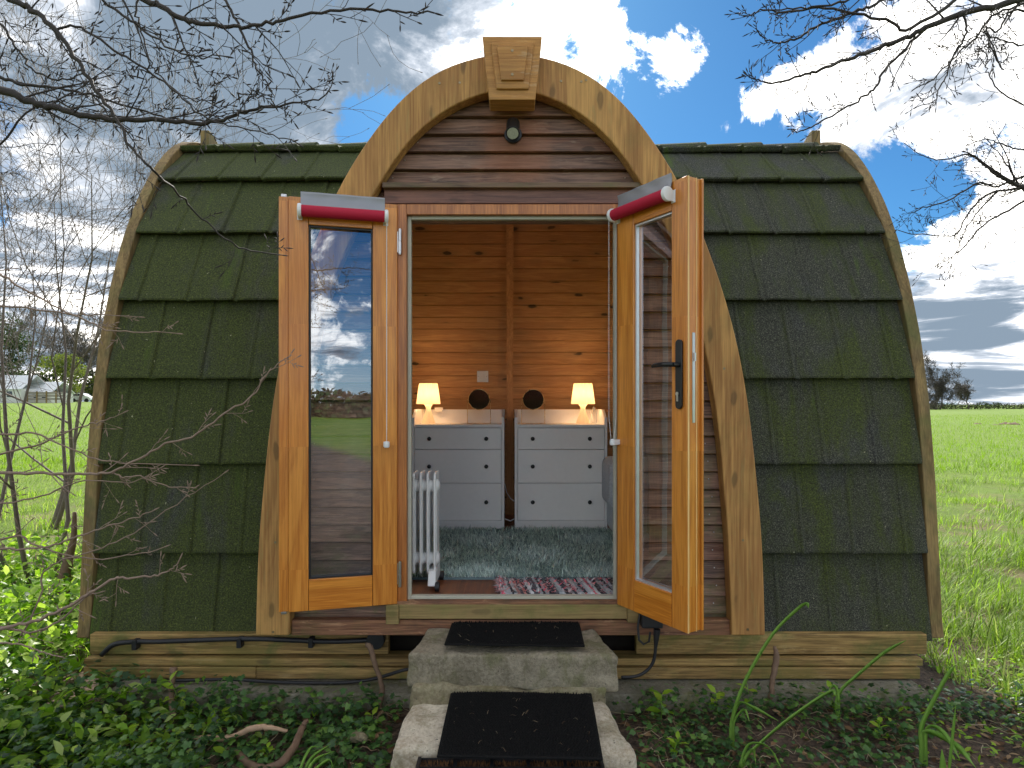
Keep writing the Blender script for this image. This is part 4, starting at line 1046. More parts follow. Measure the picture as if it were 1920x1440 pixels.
V, Fc = scatter(T, STF, pos, rotm(n, rng.uniform(1.1, 1.6, n), rng, None), rng.uniform(.014, .02, n)); obj('bristles', V, Fc, M['coir'], e, fixn=False)
mb = MB()
for x in np.arange(-.345, .36, .1375): mb.box(x - .006, x + .006, 2.0, 2.337, .0525, .076)
for y in np.arange(2.0, 2.34, .0558): mb.box(-.35, .35, y - .002, y + .002, .0525, .071)
mb.obj('black_bars', M['blackrub'], e)
# concrete slab
make_stone('concrete_slab', [(-1.95, 2.93, -.10), (2.03, 2.93, -.10), (2.03, 5.6, -.10), (-1.95, 5.6, -.10), (-1.95, 2.94, .027), (2.03, 2.94, .027), (2.03, 5.6, .03), (-1.95, 5.6, .03)], M['concrete'], 'mossy concrete slab under the timber base', 'concrete slab', sub=0, amp=.004, bev=.012, seed=4)

# ------------------------------------------------------------------ cables, plug, sticks
def pxtube(name, pts, Y, r, m, label, cat, k=8, group=None, sub=6, jit=0):
    q = np.array([P(a, b, (c[0] if c else Y)) for a, b, *c in pts]); n = len(q)
    t = np.linspace(0, n - 1, (n - 1) * sub + 1)
    out_ = []
    for i in range(3):                                       # Catmull-Rom
        v = q[:, i]; vp = np.concatenate([[2 * v[0] - v[1]], v, [2 * v[-1] - v[-2]]])
        j = np.minimum(t.astype(int), n - 2); f = t - j
        a, b, c, d = vp[j], vp[j + 1], vp[j + 2], vp[j + 3]
        out_.append(.5 * (2 * b + (c - a) * f + (2 * a - 5 * b + 4 * c - d) * f ** 2 + (3 * b - a - 3 * c + d) * f ** 3))
    pts = np.stack(out_, 1)
    if jit: pts = pts + np.random.default_rng(len(pts)).normal(0, jit, pts.shape)
    rr = np.interp(np.linspace(0, 1, len(pts)), np.linspace(0, 1, len(r)), r) if hasattr(r, '__len__') else r
    o = MB().tube(pts, rr, k).obj(name, m, smooth=True); return tag(o, label, cat, group)
pxtube('conduit_cable', [(190, 1228), (215, 1208), (260, 1203), (300, 1203), (450, 1198), (540, 1200), (620, 1203), (700, 1200), (716, 1201)], 3.095, .0125, M['blackrub'], 'black ribbed conduit clipped along the top base beam', 'cable')
for px, py, lb in ((253, 1207, 'black clip at the left end of the conduit'), (449, 1203, 'black clip on the conduit under the left roof corner'), (583, 1203, 'black clip on the conduit under the left door')):
    p = P(px, py, 3.09); tag(MB().box(p[0] - .012, p[0] + .012, 3.078, 3.119, p[2] - .03, p[2] + .02).obj('cable_clip', M['blackrub'], bevel=.003), lb, 'cable clip', 'clips holding the conduit')
p = P(704, 1201, 3.08); tag(MB().lathe([(.045, 3.075), (.045, 3.118)], (p[0], 0, p[2]), 20, axis=1).obj('junction_box', M['blackrub'], bevel=.003), 'round black junction box at the conduit end left of the steps', 'junction box')
pxtube('garden_cable', [(285, 1277, 3.06), (350, 1276, 3.04), (430, 1274, 3.03), (500, 1278, 3.03), (560, 1280, 3.03), (640, 1280, 3.03), (700, 1273, 3.03), (755, 1257, 3.0), (790, 1250, 3.05)], 3.03, .0085, M['blackrub'], 'dark cable lying along the foot of the base', 'cable')
pxtube('power_cable', [(1228, 1188), (1229, 1215), (1225, 1240), (1212, 1258), (1192, 1268), (1165, 1270)], 2.90, .0078, M['blackrub'], 'black power cable curving from the socket to the stone step', 'cable')
e = empty('outdoor_socket', tuple(P(1218, 1190, 2.93)), 'black weatherproof socket box below the right door', 'socket')
a = P(1203, 1178, 2.9); b = P(1243, 1150, 2.9)
MB().box(a[0], b[0], 2.89, 2.97, a[2], b[2]).obj('socket_box', M['blackrub'], e, bevel=.008)
p = P(1232, 1180, 2.9); q = P(1229, 1215, 2.9); MB().tube([p, (p + q) / 2, q], [.017, .013, .007], 12).obj('plug', M['blackrub'], e)
MB().tube([P(1200, 1150, 2.93), P(1196, 1175, 2.92), P(1198, 1200, 2.91), P(1207, 1208, 2.90), P(1217, 1203, 2.9), P(1219, 1185, 2.9)], .0055, 8).obj('socket_lead', M['blackrub'], e)
p = P(1321, 757, 2.62)
o = MB().prism([(-.02, -.035), (.022, -.035), (.026, -.02), (.02, .035), (-.012, .035)], 0, p[0] - .006, p[0] + .0035).obj('red_tag', M['red'], bevel=.002, base=True)
o.location = (p[0] - .001, 2.70, p[2] - .035); tag(o, 'small red plastic tag showing past the right door edge', 'tag')
pxtube('dead_stick', [(690, 1205, 2.95), (700, 1235, 2.93), (712, 1272, 2.92), (716, 1300, 2.91), (711, 1325, 2.9)], 2.9, [.014, .013, .011, .014, .012], M['stick'], 'brown dead stick leaning on the base left of the steps', 'stick', jit=.002)
pxtube('dead_stick', [(326, 1252, 2.95), (322, 1290, 2.9), (324, 1340, 2.8), (330, 1380, 2.75), (380, 1395, 2.7), (420, 1410, 2.65)], 2.9, [.018, .013, .013, .016, .014, .012], M['stick'], 'thick dark stem standing by the left base beam', 'stick', jit=.002)
pxtube('dead_stick', [(1453, 1212, 2.95), (1455, 1235, 2.93), (1449, 1275, 2.9), (1446, 1312, 2.88)], 2.9, [.008, .016, .013, .012], M['stick'], 'short upright stick in front of the right base beam', 'stick', jit=.002)
pxtube('bleached_root', [(365, 1384), (410, 1384), (440, 1380), (470, 1366), (500, 1364), (540, 1370)], 2.62, [.008, .013, .010, .014, .012, .006], M['palewood'], 'pale bleached root lying in the ivy on the left', 'root', jit=.002)
pxtube('mossy_branch', [(430, 1405, 2.6), (480, 1440, 2.45), (530, 1430, 2.42), (565, 1370, 2.6), (575, 1350, 2.65)], 2.5, [.014, .018, .018, .014, .009], M['stick'], 'dark fallen branch curving through the ivy left of the steps', 'branch', jit=.003)
make_stone('field_stone', [tuple(c) for c in [P(655, 1395, 2.55), P(690, 1395, 2.55), P(690, 1385, 2.68), P(655, 1385, 2.68), P(658, 1375, 2.56), P(686, 1375, 2.56), P(686, 1368, 2.68), P(660, 1368, 2.68)]], M['stone_moss'], 'small round stone in the ivy left of the lower step', 'stone', sub=3, amp=.008, bev=.02, seed=2)

# ------------------------------------------------------------------ ground vegetation
LT = np.array([(0, 0, 0), (.35, -.22, .04), (.35, 0, 0), (.35, .22, .04), (.7, -.17, .03), (.7, 0, -.02), (.7, .17, .03), (1, 0, -.08)])
LF = np.array([(0, 1, 2), (0, 2, 3), (1, 5, 2), (1, 4, 5), (2, 6, 3), (2, 5, 6), (4, 7, 5), (5, 7, 6)])
ang = [0, 30, 58, 85, 120, 150, 180, 210, 240, 275, 302, 330]; rad_ = [1, .55, .78, .50, .62, .42, .18, .42, .62, .50, .78, .55]
IV = np.array([(0, 0, 0)] + [(.35 + r * .6 * math.cos(math.radians(a)), r * .6 * math.sin(math.radians(a)), -.06 * r) for a, r in zip(ang, rad_)])
IV[0] = (.35, 0, .03); IF = np.array([(0, 1 + i, 1 + (i + 1) % 12) for i in range(12)])
def sel(pos, cond): return pos[cond(pos)]
def nrand(pos, s=1.0, seed=0):
    return np.array([mnoise.noise(Vector((p[0] * s + seed, p[1] * s, seed))) for p in pos])
# ivy carpet in front of the pod
def ivy_area(n, seed):
    r = np.random.default_rng(seed)
    x = r.uniform(-2.9, 2.75, n); y = r.uniform(1.7, 2.96, n); p = np.stack([x, y, gz(x, y)], 1)
    keep = ~((np.abs(x) < .50) & (y < 2.98) & (y > 1.6)) & ~((np.abs(x - 0) < .6) & (y > 2.6) & (r.random(n) < .6))
    nz = nrand(p, 2.2, 3)
    dens = np.where(x < 0, .95 + nz * .5, .52 + nz * 1.5)
    dens = np.where((x > .5) & (y > 2.75), 1.0, dens)
    keep &= r.random(n) < dens
    return p[keep], r
p, r = ivy_area(24000, 11); n = len(p)
hmax = np.where(p[:, 0] < -1.2, .14, .06) + np.where((p[:, 1] > 2.75), .06, 0) + np.clip(-p[:, 0] - 1.6, 0, 1) * .14
p[:, 2] += r.uniform(0, 1, n) ** 1.3 * hmax + .008
V, Fc = scatter(IV, IF, p, rotm(n, r.normal(-.25, .35, n), r, None, .35), r.uniform(.022, .055, n) * np.where(p[:, 0] > .4, .78, 1.0))
o = obj('ivy_carpet', V, Fc, M['ivy'], base=False, fixn=False); tag(o, 'dark ivy spreading over the soil before the pod', 'ivy', kind='stuff')
# undergrowth mass at left
r = np.random.default_rng(21); n = 24000
x = r.uniform(-5.0, -.95, n); y = r.uniform(1.7, 4.6, n)
keep = (x < -2.3) | (y < 2.95); keep &= (r.random(n) < np.clip((-x - 1.15) / .9, .07, 1)); 
x, y = x[keep], y[keep]; p = np.stack([x, y, gz(x, y)], 1); n = len(p)
hm = np.clip((-x - 1.25) / 1.3, .15, 1) * (.36 + .12 * nrand(p, 1.7, 9)) + np.clip(y - 3.2, 0, 1) * .10
p[:, 2] += hm * r.uniform(0, 1, n) ** .7
tl = r.normal(.25, .5, n)
V, Fc = scatter(LT, LF, p, rotm(n, tl, r, None, .5), r.uniform(.04, .085, n))
stt = MB(); pick = r.choice(n, 260, replace=False)
o = obj('undergrowth', V, Fc, M['privet'], base=False, fixn=False); tag(o, 'dense pale and mid green leafy undergrowth at the left corner', 'undergrowth', kind='stuff')
# litter: dead leaves, straw, clover on the right
r = np.random.default_rng(5); n = 2600
x = r.uniform(-2.6, 3.2, n); y = r.uniform(1.9, 3.0, n); kp = ~((np.abs(x) < .5)); x, y = x[kp], y[kp]; n = len(x)
p = np.stack([x, y, gz(x, y) + .012], 1)
V, Fc = scatter(LT, LF, p, rotm(n, r.normal(0, .25, n), r, None, .4), r.uniform(.02, .05, n))
V2 = V; n2 = 2600
x = r.uniform(-2.6, 3.2, n2); y = r.uniform(1.9, 3.0, n2); kp = ~((np.abs(x) < .5)); x, y = x[kp], y[kp]; n2 = len(x)
o = obj('leaf_litter', V, Fc, M['deadleaf'], base=False, fixn=False); tag(o, 'brown dead leaves scattered on the soil', 'leaf litter', kind='stuff')
mb = MB()
for i in range(1100):
    x0 = r.uniform(-2.2, 3.0); y0 = r.uniform(2.0, 2.95)
    if abs(x0) < .52: continue
    if x0 < 0 and r.random() < .5: continue
    a = r.uniform(0, 2 * PI); L = r.uniform(.05, .22); pts = []
    x_, y_ = x0, y0
    for j in range(6):
        pts.append((x_, y_, float(gz(x_, y_)) + .014 + .02 * math.sin(j * .6) * r.uniform(.3, 1.2))); a += r.normal(0, .35); x_ += math.cos(a) * L / 6; y_ += math.sin(a) * L / 6
    mb.tube(pts, r.uniform(.0008, .0022), 3, cap=False)
o = obj('dry_stalks', mb.V, np.array(mb.F), M['straw'], base=False, fixn=False); tag(o, 'tangled dry stalks and rootlets over the soil', 'dry stalks', kind='stuff')
# clover / small weeds at right margin
r = np.random.default_rng(8); n = 5200
x = r.uniform(1.5, 3.6, n); y = r.uniform(1.8, 3.4, n); p = np.stack([x, y, gz(x, y)], 1)
keep = r.random(n) < np.clip((x - 1.55 + nrand(p, 2, 5)) / 1.2, 0, .9); keep &= ~((x < 2.25) & (y > 3.0)); p = p[keep]; n = len(p)
p[:, 2] += r.uniform(.01, .07, n)
V, Fc = scatter(LT, LF, p, rotm(n, r.normal(0, .35, n), r, None, .4), r.uniform(.018, .042, n))
o = obj('clover', V, Fc, M['bright'], base=False, fixn=False); tag(o, 'low bright green clover and weeds at the right margin', 'clover', kind='stuff')
# individual broadleaf seedlings
def seedling(x, y, h, nl, size, label, seed):
    r = np.random.default_rng(seed); z0 = float(gz(x, y))
    e = empty('broadleaf_seedling', (x, y, z0), label, 'seedling', 'broadleaf seedlings by the pod')
    lean = r.normal(0, .12, 2); pts = [(x + lean[0] * f * h * 2, y + lean[1] * f * h * 2, z0 + h * f) for f in np.linspace(0, 1, 5)]
    MB().tube(pts, [.0028, .0026, .0022, .002, .0015], 5).obj('stem', M['daff'], e)
    P_ = []; az_ = []; tl = []; sz = []
    a0 = r.uniform(0, PI)
    for k_ in range(nl):
        f = .35 + .65 * k_ / max(1, nl - 1); i = f * 4; j = min(3, int(i)); q = np.array(pts[j]) + (np.array(pts[j + 1]) - np.array(pts[j])) * (i - j)
        for s in (0, PI): P_.append(q); az_.append(a0 + k_ * PI / 2 + s + r.normal(0, .2)); tl.append(.15 + .5 * (k_ / nl) + r.normal(0, .15)); sz.append(size * (1.05 - .4 * k_ / nl) * r.uniform(.85, 1.15))
    n = len(P_); V, Fc = scatter(LT * np.array([1, 1.15, 1.6]), LF, np.array(P_), rotm(n, np.array(tl), r, np.array(az_), .2), np.array(sz))
    obj('leaves', V, Fc, M['bright'], e, fixn=False)
seeds = [(352, 1300, 2.92, .20, 4, .085, 'tall bright seedling against the left base beams'), (425, 1350, 2.80, .06, 3, .085, 'low wide leaved seedling left of the bleached root'),
         (698, 1318, 2.80, .05, 2, .055, 'small seedling beside the leaning dead stick'), (1240, 1300, 2.85, .11, 3, .075, 'glossy seedling just right of the stone steps'),
         (1262, 1395, 2.55, .06, 3, .055, 'low seedling right of the lower step'), (1345, 1285, 2.92, .10, 3, .07, 'seedling under the foot of the right arch board'), (1410, 1270, 2.93, .12, 3, .06, 'seedling left of the short upright stick'),
         (1565, 1290, 2.9, .11, 3, .06, 'seedling under the right end of the base beams'), (590, 1285, 2.92, .07, 3, .05, 'seedling by the dark cable left of the steps'), (720, 1425, 2.3, .05, 3, .05, 'seedling at the front left corner of the lower step'),
         (500, 1395, 2.55, .05, 3, .045, 'seedling in front of the bleached root'), (1650, 1350, 2.7, .07, 3, .05, 'lone seedling between the strap leaved clumps'), (250, 1400, 2.6, .13, 4, .075, 'bushy seedling at the lower left'), (80, 1390, 2.6, .16, 5, .08, 'tallest seedling in the lower left corner')]
for i, (px, py, Y, h, nl, s, lb) in enumerate(seeds):
    p = P(px, py, Y); seedling(p[0], Y, h, nl, s, lb, 40 + i)
# strap-leaved clumps (daffodil foliage)
def strap(mb, pts, w):
    q = np.array(pts); n = len(q); t = np.gradient(q, axis=0); t /= np.linalg.norm(t, axis=1)[:, None]
    side = np.cross(t, np.array([0, 1, .25])); side /= np.linalg.norm(side, axis=1)[:, None]
    nn = np.cross(side, t)
    V = []
    for i in range(n):
        ww = w * (1 if i < n - 3 else (.75, .45, .08)[i - n + 3]); V += [q[i] - side[i] * ww, q[i] + nn[i] * ww * .35, q[i] + side[i] * ww, q[i] + nn[i] * ww * .1]
    Fc = [(i * 4 + j, i * 4 + (j + 1) % 4, i * 4 + 4 + (j + 1) % 4, i * 4 + 4 + j) for i in range(n - 1) for j in range(4)]
    mb.add(V, Fc)
def smooth(q, sub=5):
    q = np.array(q, float); n = len(q); t = np.linspace(0, n - 1, (n - 1) * sub + 1); o_ = []
    for i in range(q.shape[1]):
        v = q[:, i]; vp = np.concatenate([[2 * v[0] - v[1]], v, [2 * v[-1] - v[-2]]]); j = np.minimum(t.astype(int), n - 2); f = t - j
        a, b, c, d = vp[j], vp[j + 1], vp[j + 2], vp[j + 3]
        o_.append(.5 * (2 * b + (c - a) * f + (2 * a - 5 * b + 4 * c - d) * f ** 2 + (3 * b - a - 3 * c + d) * f ** 3))
    return np.stack(o_, 1)
clumps = [('strap leaved clump with one tall bent leaf crossing the right roof corner', [([(1372, 1352, 2.62), (1398, 1275, 2.62), (1448, 1190, 2.62), (1495, 1142, 2.62), (1512, 1132, 2.6), (1516, 1140, 2.6)], .0075), ([(1374, 1352, 2.62), (1385, 1318, 2.6), (1410, 1325, 2.55), (1460, 1352, 2.5)], .007), ([(1376, 1355, 2.62), (1395, 1330, 2.6), (1405, 1352, 2.56)], .005)]),
          ('strap leaved clump lying over to the right near the bottom edge', [([(1392, 1425, 2.45), (1420, 1398, 2.5), (1470, 1355, 2.6), (1530, 1312, 2.7), (1560, 1296, 2.75), (1566, 1304, 2.74)], .010), ([(1395, 1428, 2.45), (1412, 1405, 2.45), (1418, 1440, 2.35)], .007), ([(1390, 1428, 2.45), (1405, 1395, 2.45), (1440, 1400, 2.4), (1465, 1440, 2.3)], .006)]),
          ('single leaning strap leaf before the right end of the base', [([(1572, 1302, 2.8), (1612, 1262, 2.8), (1660, 1222, 2.8), (1700, 1200, 2.8)], .0085), ([(1572, 1302, 2.8), (1562, 1285, 2.8), (1552, 1300, 2.78)], .006)]),
          ('strap leaved clump at the far lower right', [([(1728, 1400, 2.5), (1728, 1362, 2.5), (1748, 1318, 2.5), (1775, 1268, 2.5), (1792, 1246, 2.5)], .010), ([(1732, 1372, 2.5), (1790, 1395, 2.45), (1830, 1440, 2.35)], .011), ([(1780, 1440, 2.4), (1786, 1380, 2.4), (1792, 1322, 2.4)], .006), ([(1736, 1372, 2.5), (1752, 1362, 2.48), (1775, 1380, 2.45), (1800, 1425, 2.4)], .008), ([(1768, 1445, 2.35), (1766, 1405, 2.35)], .012)]),
          ('pale strap leaved tuft at the bottom left of the steps', [([(570, 1450, 2.35), (585, 1420, 2.38), (620, 1395, 2.4)], .006), ([(575, 1455, 2.33), (590, 1425, 2.36), (628, 1408, 2.4)], .006), ([(580, 1455, 2.3), (615, 1425, 2.33), (625, 1440, 2.3)], .006), ([(560, 1450, 2.33), (580, 1405, 2.36), (600, 1400, 2.36)], .005)])]
for lb, leaves in clumps:
    p0 = P(*leaves[0][0][0]); z0 = float(gz(p0[0], p0[1]))
    e = empty('strap_leaf_plant', (p0[0], p0[1], z0), lb, 'strap leaf plant', 'strap leaved plants in the border')
    for pts, w in leaves:
        w *= 1.1
        q = [P(*k_) for k_ in pts]; q = [np.array([q[0][0], q[0][1], min(z0, q[0][2] - .02)])] + q
        mb = MB(); strap(mb, smooth(q, 4), w); mb.obj('leaf', M['daff'], e, fixn=False, smooth=True)
# grass
GT = np.array([(0, -.5, 0), (0, .5, 0), (.4, -.4, .05), (.4, .4, .05), (.75, -.25, .03), (.75, .25, .03), (1, 0, -.06)]); GF = np.array([(0, 1, 3), (0, 3, 2), (2, 3, 5), (2, 5, 4), (4, 5, 6)])
def grass(n, xr, yr, seed, hmin, hmax, wfac, cond):
    r = np.random.default_rng(seed); x = r.uniform(*xr, n); y = yr[0] * (yr[1] / yr[0]) ** r.uniform(0, 1, n)
    p = np.stack([x, y, gz(x, y) - .003], 1); k_ = cond(x, y, r, p); p = p[k_]; y = y[k_]; n = len(p)
    cl = nrand(p, 1.3, seed)
    h = r.uniform(hmin, hmax, n) * (1 + cl * .8) * (1 + (y - 3) * .012)
    tilt = np.clip(r.normal(.75, .33, n) + cl * .3, .1, 1.5)
    T = GT.copy(); T[:, 1] *= wfac
    azz = r.normal(0, 1.1, n) + 3 * nrand(p, .7, seed + 3)
    return scatter(T, GF, p, rotm(n, tilt, r, azz), h)
def cR(x, y, r, p): return (x > 2.32 + (y < 3.1) * (.15 * np.sin(y * 7) + (3.1 - y) * .2)) & (x < .86 * y + .9) & (r.random(len(x)) < .42 + 1.6 * nrand(p, 1.1, 2))
def cL(x, y, r, p): return (x < -2.35) & (-x < .9 * y + 1) & (r.random(len(x)) < .9)
Vr, Fr = grass(150000, (2.2, 14), (2.0, 15), 31, .06, .15, .05, cR)
Vl, Fl = grass(70000, (-15, -2.3), (3.3, 16), 32, .06, .15, .05, cL)
Vn, Fn = grass(60000, (2.1, 6.5), (2.2, 6.5), 37, .08, .20, .045, lambda x, y, r, p: (x > 2.3 + np.clip(3.1 - y, 0, 1) * .25) & (r.random(len(x)) < .35 + 1.3 * nrand(p, 2.1, 6)))
o = obj('grass', np.concatenate([Vr, Vl, Vn]), np.concatenate([Fr, Fl + len(Vr), Fn + len(Vr) + len(Vl)]), M['grass'], base=False, fixn=False); tag(o, 'rough bright green grass at both sides of the pod', 'grass', kind='stuff')
n = 60000
r = np.random.default_rng(44); y = 13 * (70 / 13) ** r.uniform(0, 1, n); x = r.uniform(-1, 1, n) * (.95 * y); kp = np.abs(x) > .38 * y; x, y = x[kp], y[kp]; n = len(x)
p = np.stack([x, y, gz(x, y) - .01], 1); T = GT.copy(); T[:, 1] *= .10
V, Fc = scatter(T, GF, p, rotm(n, np.clip(r.normal(1.0, .3, n), .2, 1.5), r, None), r.uniform(.08, .13, n) * (1 + y * .015))
o = obj('field_crop', V, Fc, leafmat('crop_blades', [(.13, .22, .010, 1), (.17, .28, .012, 1), (.22, .33, .016, 1)], .5, .45), base=False, fixn=False); tag(o, 'even bright green young crop across the field', 'crop', kind='stuff')
# molehills
for i, (px, py, s, lb) in enumerate(((1892, 798, .22, 'widest brown molehill near the right edge of the field'), (1833, 797, .10, 'small brown molehill left of the widest one'), (1868, 799, .07, 'tiny brown molehill beside the widest one'))):
    Y = (EYE + .05) * F / (py - HY); p = P(px, py, Y); s = s * Y / 24
    V, Fc = sph((p[0], Y, float(gz(p[0], Y))), s * 1.6, 18, 10, (1, 1, .22)); V = [(a + .05 * s * mnoise.noise(Vector((a * 8, b * 8, c * 8))), b, c + .35 * s * mnoise.noise(Vector((a * 4, b * 4, 1)))) for a, b, c in V]
    tag(obj('molehill', V, Fc, M['stick'], smooth=True), lb, 'molehill', 'molehills in the field')

# ------------------------------------------------------------------ branches and trees
class TB:
    def __init__(s, k=4): s.V = []; s.F = []; s.n = 0; s.k = k
    def tube(s, pts, rad, k=None):
        k = k or s.k; pts = np.asarray(pts, float); n = len(pts); rad = np.asarray(rad, float)
        t = np.empty_like(pts); t[1:-1] = pts[2:] - pts[:-2]; t[0] = pts[1] - pts[0]; t[-1] = pts[-1] - pts[-2]
        t /= np.linalg.norm(t, axis=1)[:, None] + 1e-12
        ref = np.array([0.13, 1., 0.21]) if abs(t[:, 1]).mean() < .75 else np.array([1., 0.1, 0])
        a = np.cross(t, ref); a /= np.linalg.norm(a, axis=1)[:, None] + 1e-9; b = np.cross(t, a)
        th = np.arange(k) * 2 * PI / k
        s.V.append((pts[:, None, :] + rad[:, None, None] * (np.cos(th)[None, :, None] * a[:, None, :] + np.sin(th)[None, :, None] * b[:, None, :])).reshape(-1, 3))
        i = (np.arange(n - 1) * k)[:, None] + np.arange(k)[None, :]; j = (np.arange(n - 1) * k)[:, None] + ((np.arange(k) + 1) % k)[None, :]
        s.F.append(np.stack([i, j, j + k, i + k], 2).reshape(-1, 4) + s.n); s.n += n * k
    def obj(s, name, m, parent): return obj(name, np.concatenate(s.V), np.concatenate(s.F), m, parent, smooth=True, fixn=False)
def bud(tb, p, d, L, r):
    d = d / np.linalg.norm(d); tb.tube([p, p + d * L * .35, p + d * L * .7, p + d * L], [r * .6, r, r * .8, r * .08], 5)
def twig(tb, r, p, d, L, rad, lev, bl=.016, droop=0.0, flat=.35, seg=5, nch=3, zig=.11, k=4):
    d = d / np.linalg.norm(d); pts = [p]; q = p.copy(); dirs = []
    n = max(3, seg)
    for i in range(n):
        d = d + r.normal(0, zig, 3) * np.array([1, flat, 1]) + np.array([0, 0, droop]); d = d / np.linalg.norm(d)
        q = q + d * L / n; pts.append(q); dirs.append(d)
    rr = np.linspace(rad, max(rad * .45, .0007), len(pts)); tb.tube(pts, rr, k)
    if bl: bud(tb, pts[-1], dirs[-1], bl * r.uniform(.7, 1.2), max(bl * .10, rr[-1] * 1.3))
    if lev > 0:
        c = max(1, int(nch + r.integers(-1, 2)))
        side = 1 if r.random() < .5 else -1
        for i in range(c):
            f = .2 + .75 * (i + r.random() * .6) / c; j = min(n - 1, int(f * n)); base = np.array(pts[j]) + (np.array(pts[j + 1]) - np.array(pts[j])) * (f * n - j)
            dd = dirs[j]; up = np.array([0, 1., 0]); s = np.cross(dd, up); s /= np.linalg.norm(s) + 1e-9
            side = -side; an = r.uniform(.5, .95)
            nd = dd * math.cos(an) + s * side * math.sin(an) + np.array([0, r.normal(0, flat), 0])
            twig(tb, r, base, nd, L * r.uniform(.38, .66) * (1.1 - .4 * f), max(rr[j] * .62, .0009), lev - 1, bl, droop, flat, max(3, seg - 1), max(1, nch - 1) if lev > 1 else 1, zig, k)
    elif bl:
        for i in range(1, n):
            if r.random() < .65:
                dd = dirs[i]; s = np.cross(dd, np.array([0, 1., 0])); s /= np.linalg.norm(s) + 1e-9; s *= (1 if i % 2 else -1)
                bud(tb, pts[i], dd * .8 + s * .7, bl * r.uniform(.4, .9), bl * .08)
def limb(e, name, pts, rads, seed, m, ntw, twL, lev=2, bl=.016, Y=1.6, k=6, start=.06, droop=0.0, updown=0, twigm=None, nch=3, flat=.35):
    r = np.random.default_rng(seed)
    q = np.array([P(a[0], a[1], a[2] if len(a) > 2 else Y) for a in pts]); q = smooth(q, 5)
    q = q + r.normal(0, .0022, q.shape)
    rr = np.interp(np.linspace(0, 1, len(q)), np.linspace(0, 1, len(rads)), rads)
    tb = TB(4); tb.tube(q, rr, k); bud(tb, q[-1], q[-1] - q[-2], bl * 1.1, max(bl * .11, rr[-1] * 1.2))
    n = len(q); side = 1
    for i in range(ntw):
        f = start + (1 - start) * (i + r.random() * .8) / ntw; j = min(n - 2, int(f * (n - 1))); d = q[j + 1] - q[j]; d /= np.linalg.norm(d)
        s = np.cross(d, np.array([0, 1., 0])); s /= np.linalg.norm(s) + 1e-9
        side = -side
        sg = side if updown == 0 or r.random() < .3 else updown
        an = r.uniform(.4, .85); nd = d * math.cos(an) + s * sg * math.sin(an) + np.array([0, r.normal(0, flat), 0])
        L = twL * r.uniform(.45, 1.15) * (1.15 - .5 * f)
        twig(tb, r, q[j], nd, L, max(.0010, rr[j] * r.uniform(.3, .5)), lev if L > twL * .5 else max(0, lev - 1), bl, droop, flat, 6, nch)
    tb.obj(name, m, e); return q
# left overhanging beech
lt = empty('beech_tree', (-2.6, 1.35, -.06), 'bare beech whose dark limbs hang into the upper left sky', 'tree')
tk = TB(10); tp = np.array([(-2.6, 1.35, -.1), (-2.58, 1.36, .5), (-2.55, 1.4, 1.2), (-2.5, 1.45, 2.0), (-2.45, 1.5, 2.8), (-2.5, 1.6, 3.8), (-2.6, 1.6, 5)]); tk.tube(smooth(tp, 4), np.linspace(.13, .06, 25), 14); tk.obj('trunk', M['bark'], lt)
limbs = [
 ([(-760, 60, 1.6), (-300, 120, 1.6), (0, 170), (50, 190), (100, 202), (150, 215), (220, 223), (300, 226), (370, 231), (410, 227), (450, 212), (500, 203), (560, 192), (612, 178), (625, 152)], [.014, .011, .0085, .0075, .006, .005, .0038, .0022, .0014], 34, .17, 1.6, 1),
 ([(-500, -260, 1.5), (-160, -120, 1.5), (20, -2), (60, 20), (103, 55), (140, 105), (175, 160), (215, 218), (250, 280), (290, 322), (330, 357, 1.7), (370, 400, 1.8), (420, 445, 1.85), (460, 468, 1.9), (525, 478, 1.95)], [.008, .007, .006, .0045, .0035, .003, .0025, .0018], 24, .12, 1.5, 0),
 ([(-400, -250, 1.5), (0, -120, 1.5), (260, -4), (300, 8), (340, 34), (380, 46), (440, 50), (480, 48), (530, 36), (600, 22), (700, 19), (760, 22), (812, 24)], [.008, .007, .006, .0045, .004, .003, .002], 24, .14, 1.5, 0),
 ([(340, -90), (420, 0), (445, 45), (470, 95), (485, 135), (505, 165), (512, 192)], [.004, .0035, .003, .002, .0014], 12, .13, 1.55, 0),
 ([(103, 56), (140, 49), (200, 85), (260, 120), (320, 165), (375, 215), (430, 235), (500, 250), (555, 268)], [.0035, .003, .0024, .0018, .0013], 22, .13, 1.55, 0),
 ([(120, -60), (195, 0), (230, 28), (265, 52), (320, 92), (370, 108), (425, 104)], [.0035, .003, .0022, .0014], 14, .12, 1.45, 0),
 ([(-300, 330, 1.7), (-80, 190, 1.7), (0, 148), (40, 158), (100, 165), (170, 180), (260, 205), (330, 225), (400, 228)], [.006, .0045, .003, .0018], 24, .15, 1.7, 0),
 ([(-300, 60, 1.8), (-60, 10, 1.8), (0, 45), (20, 75), (40, 100), (60, 130), (110, 150), (150, 140)], [.005, .004, .003, .002], 16, .14, 1.8, 0),
 ([(265, -40), (255, 20), (265, 60), (280, 110), (300, 145), (350, 180), (400, 195)], [.003, .002, .0014], 10, .1, 1.6, 0),
 ([(-200, 330, 1.9), (-40, 290, 1.9), (0, 270), (60, 205), (110, 190), (150, 215), (230, 235)], [.004, .003, .0016], 18, .14, 1.9, 0)]
for i, (pts, rd_, ntw, tl_, Y, ud) in enumerate(limbs): limb(lt, 'limb', pts, rd_, 100 + i, M['bark'], int(ntw * .45) + 2, tl_ * 1.15, 1 + (i in (6, 7)), .022, Y, updown=ud, start=.12, nch=2)
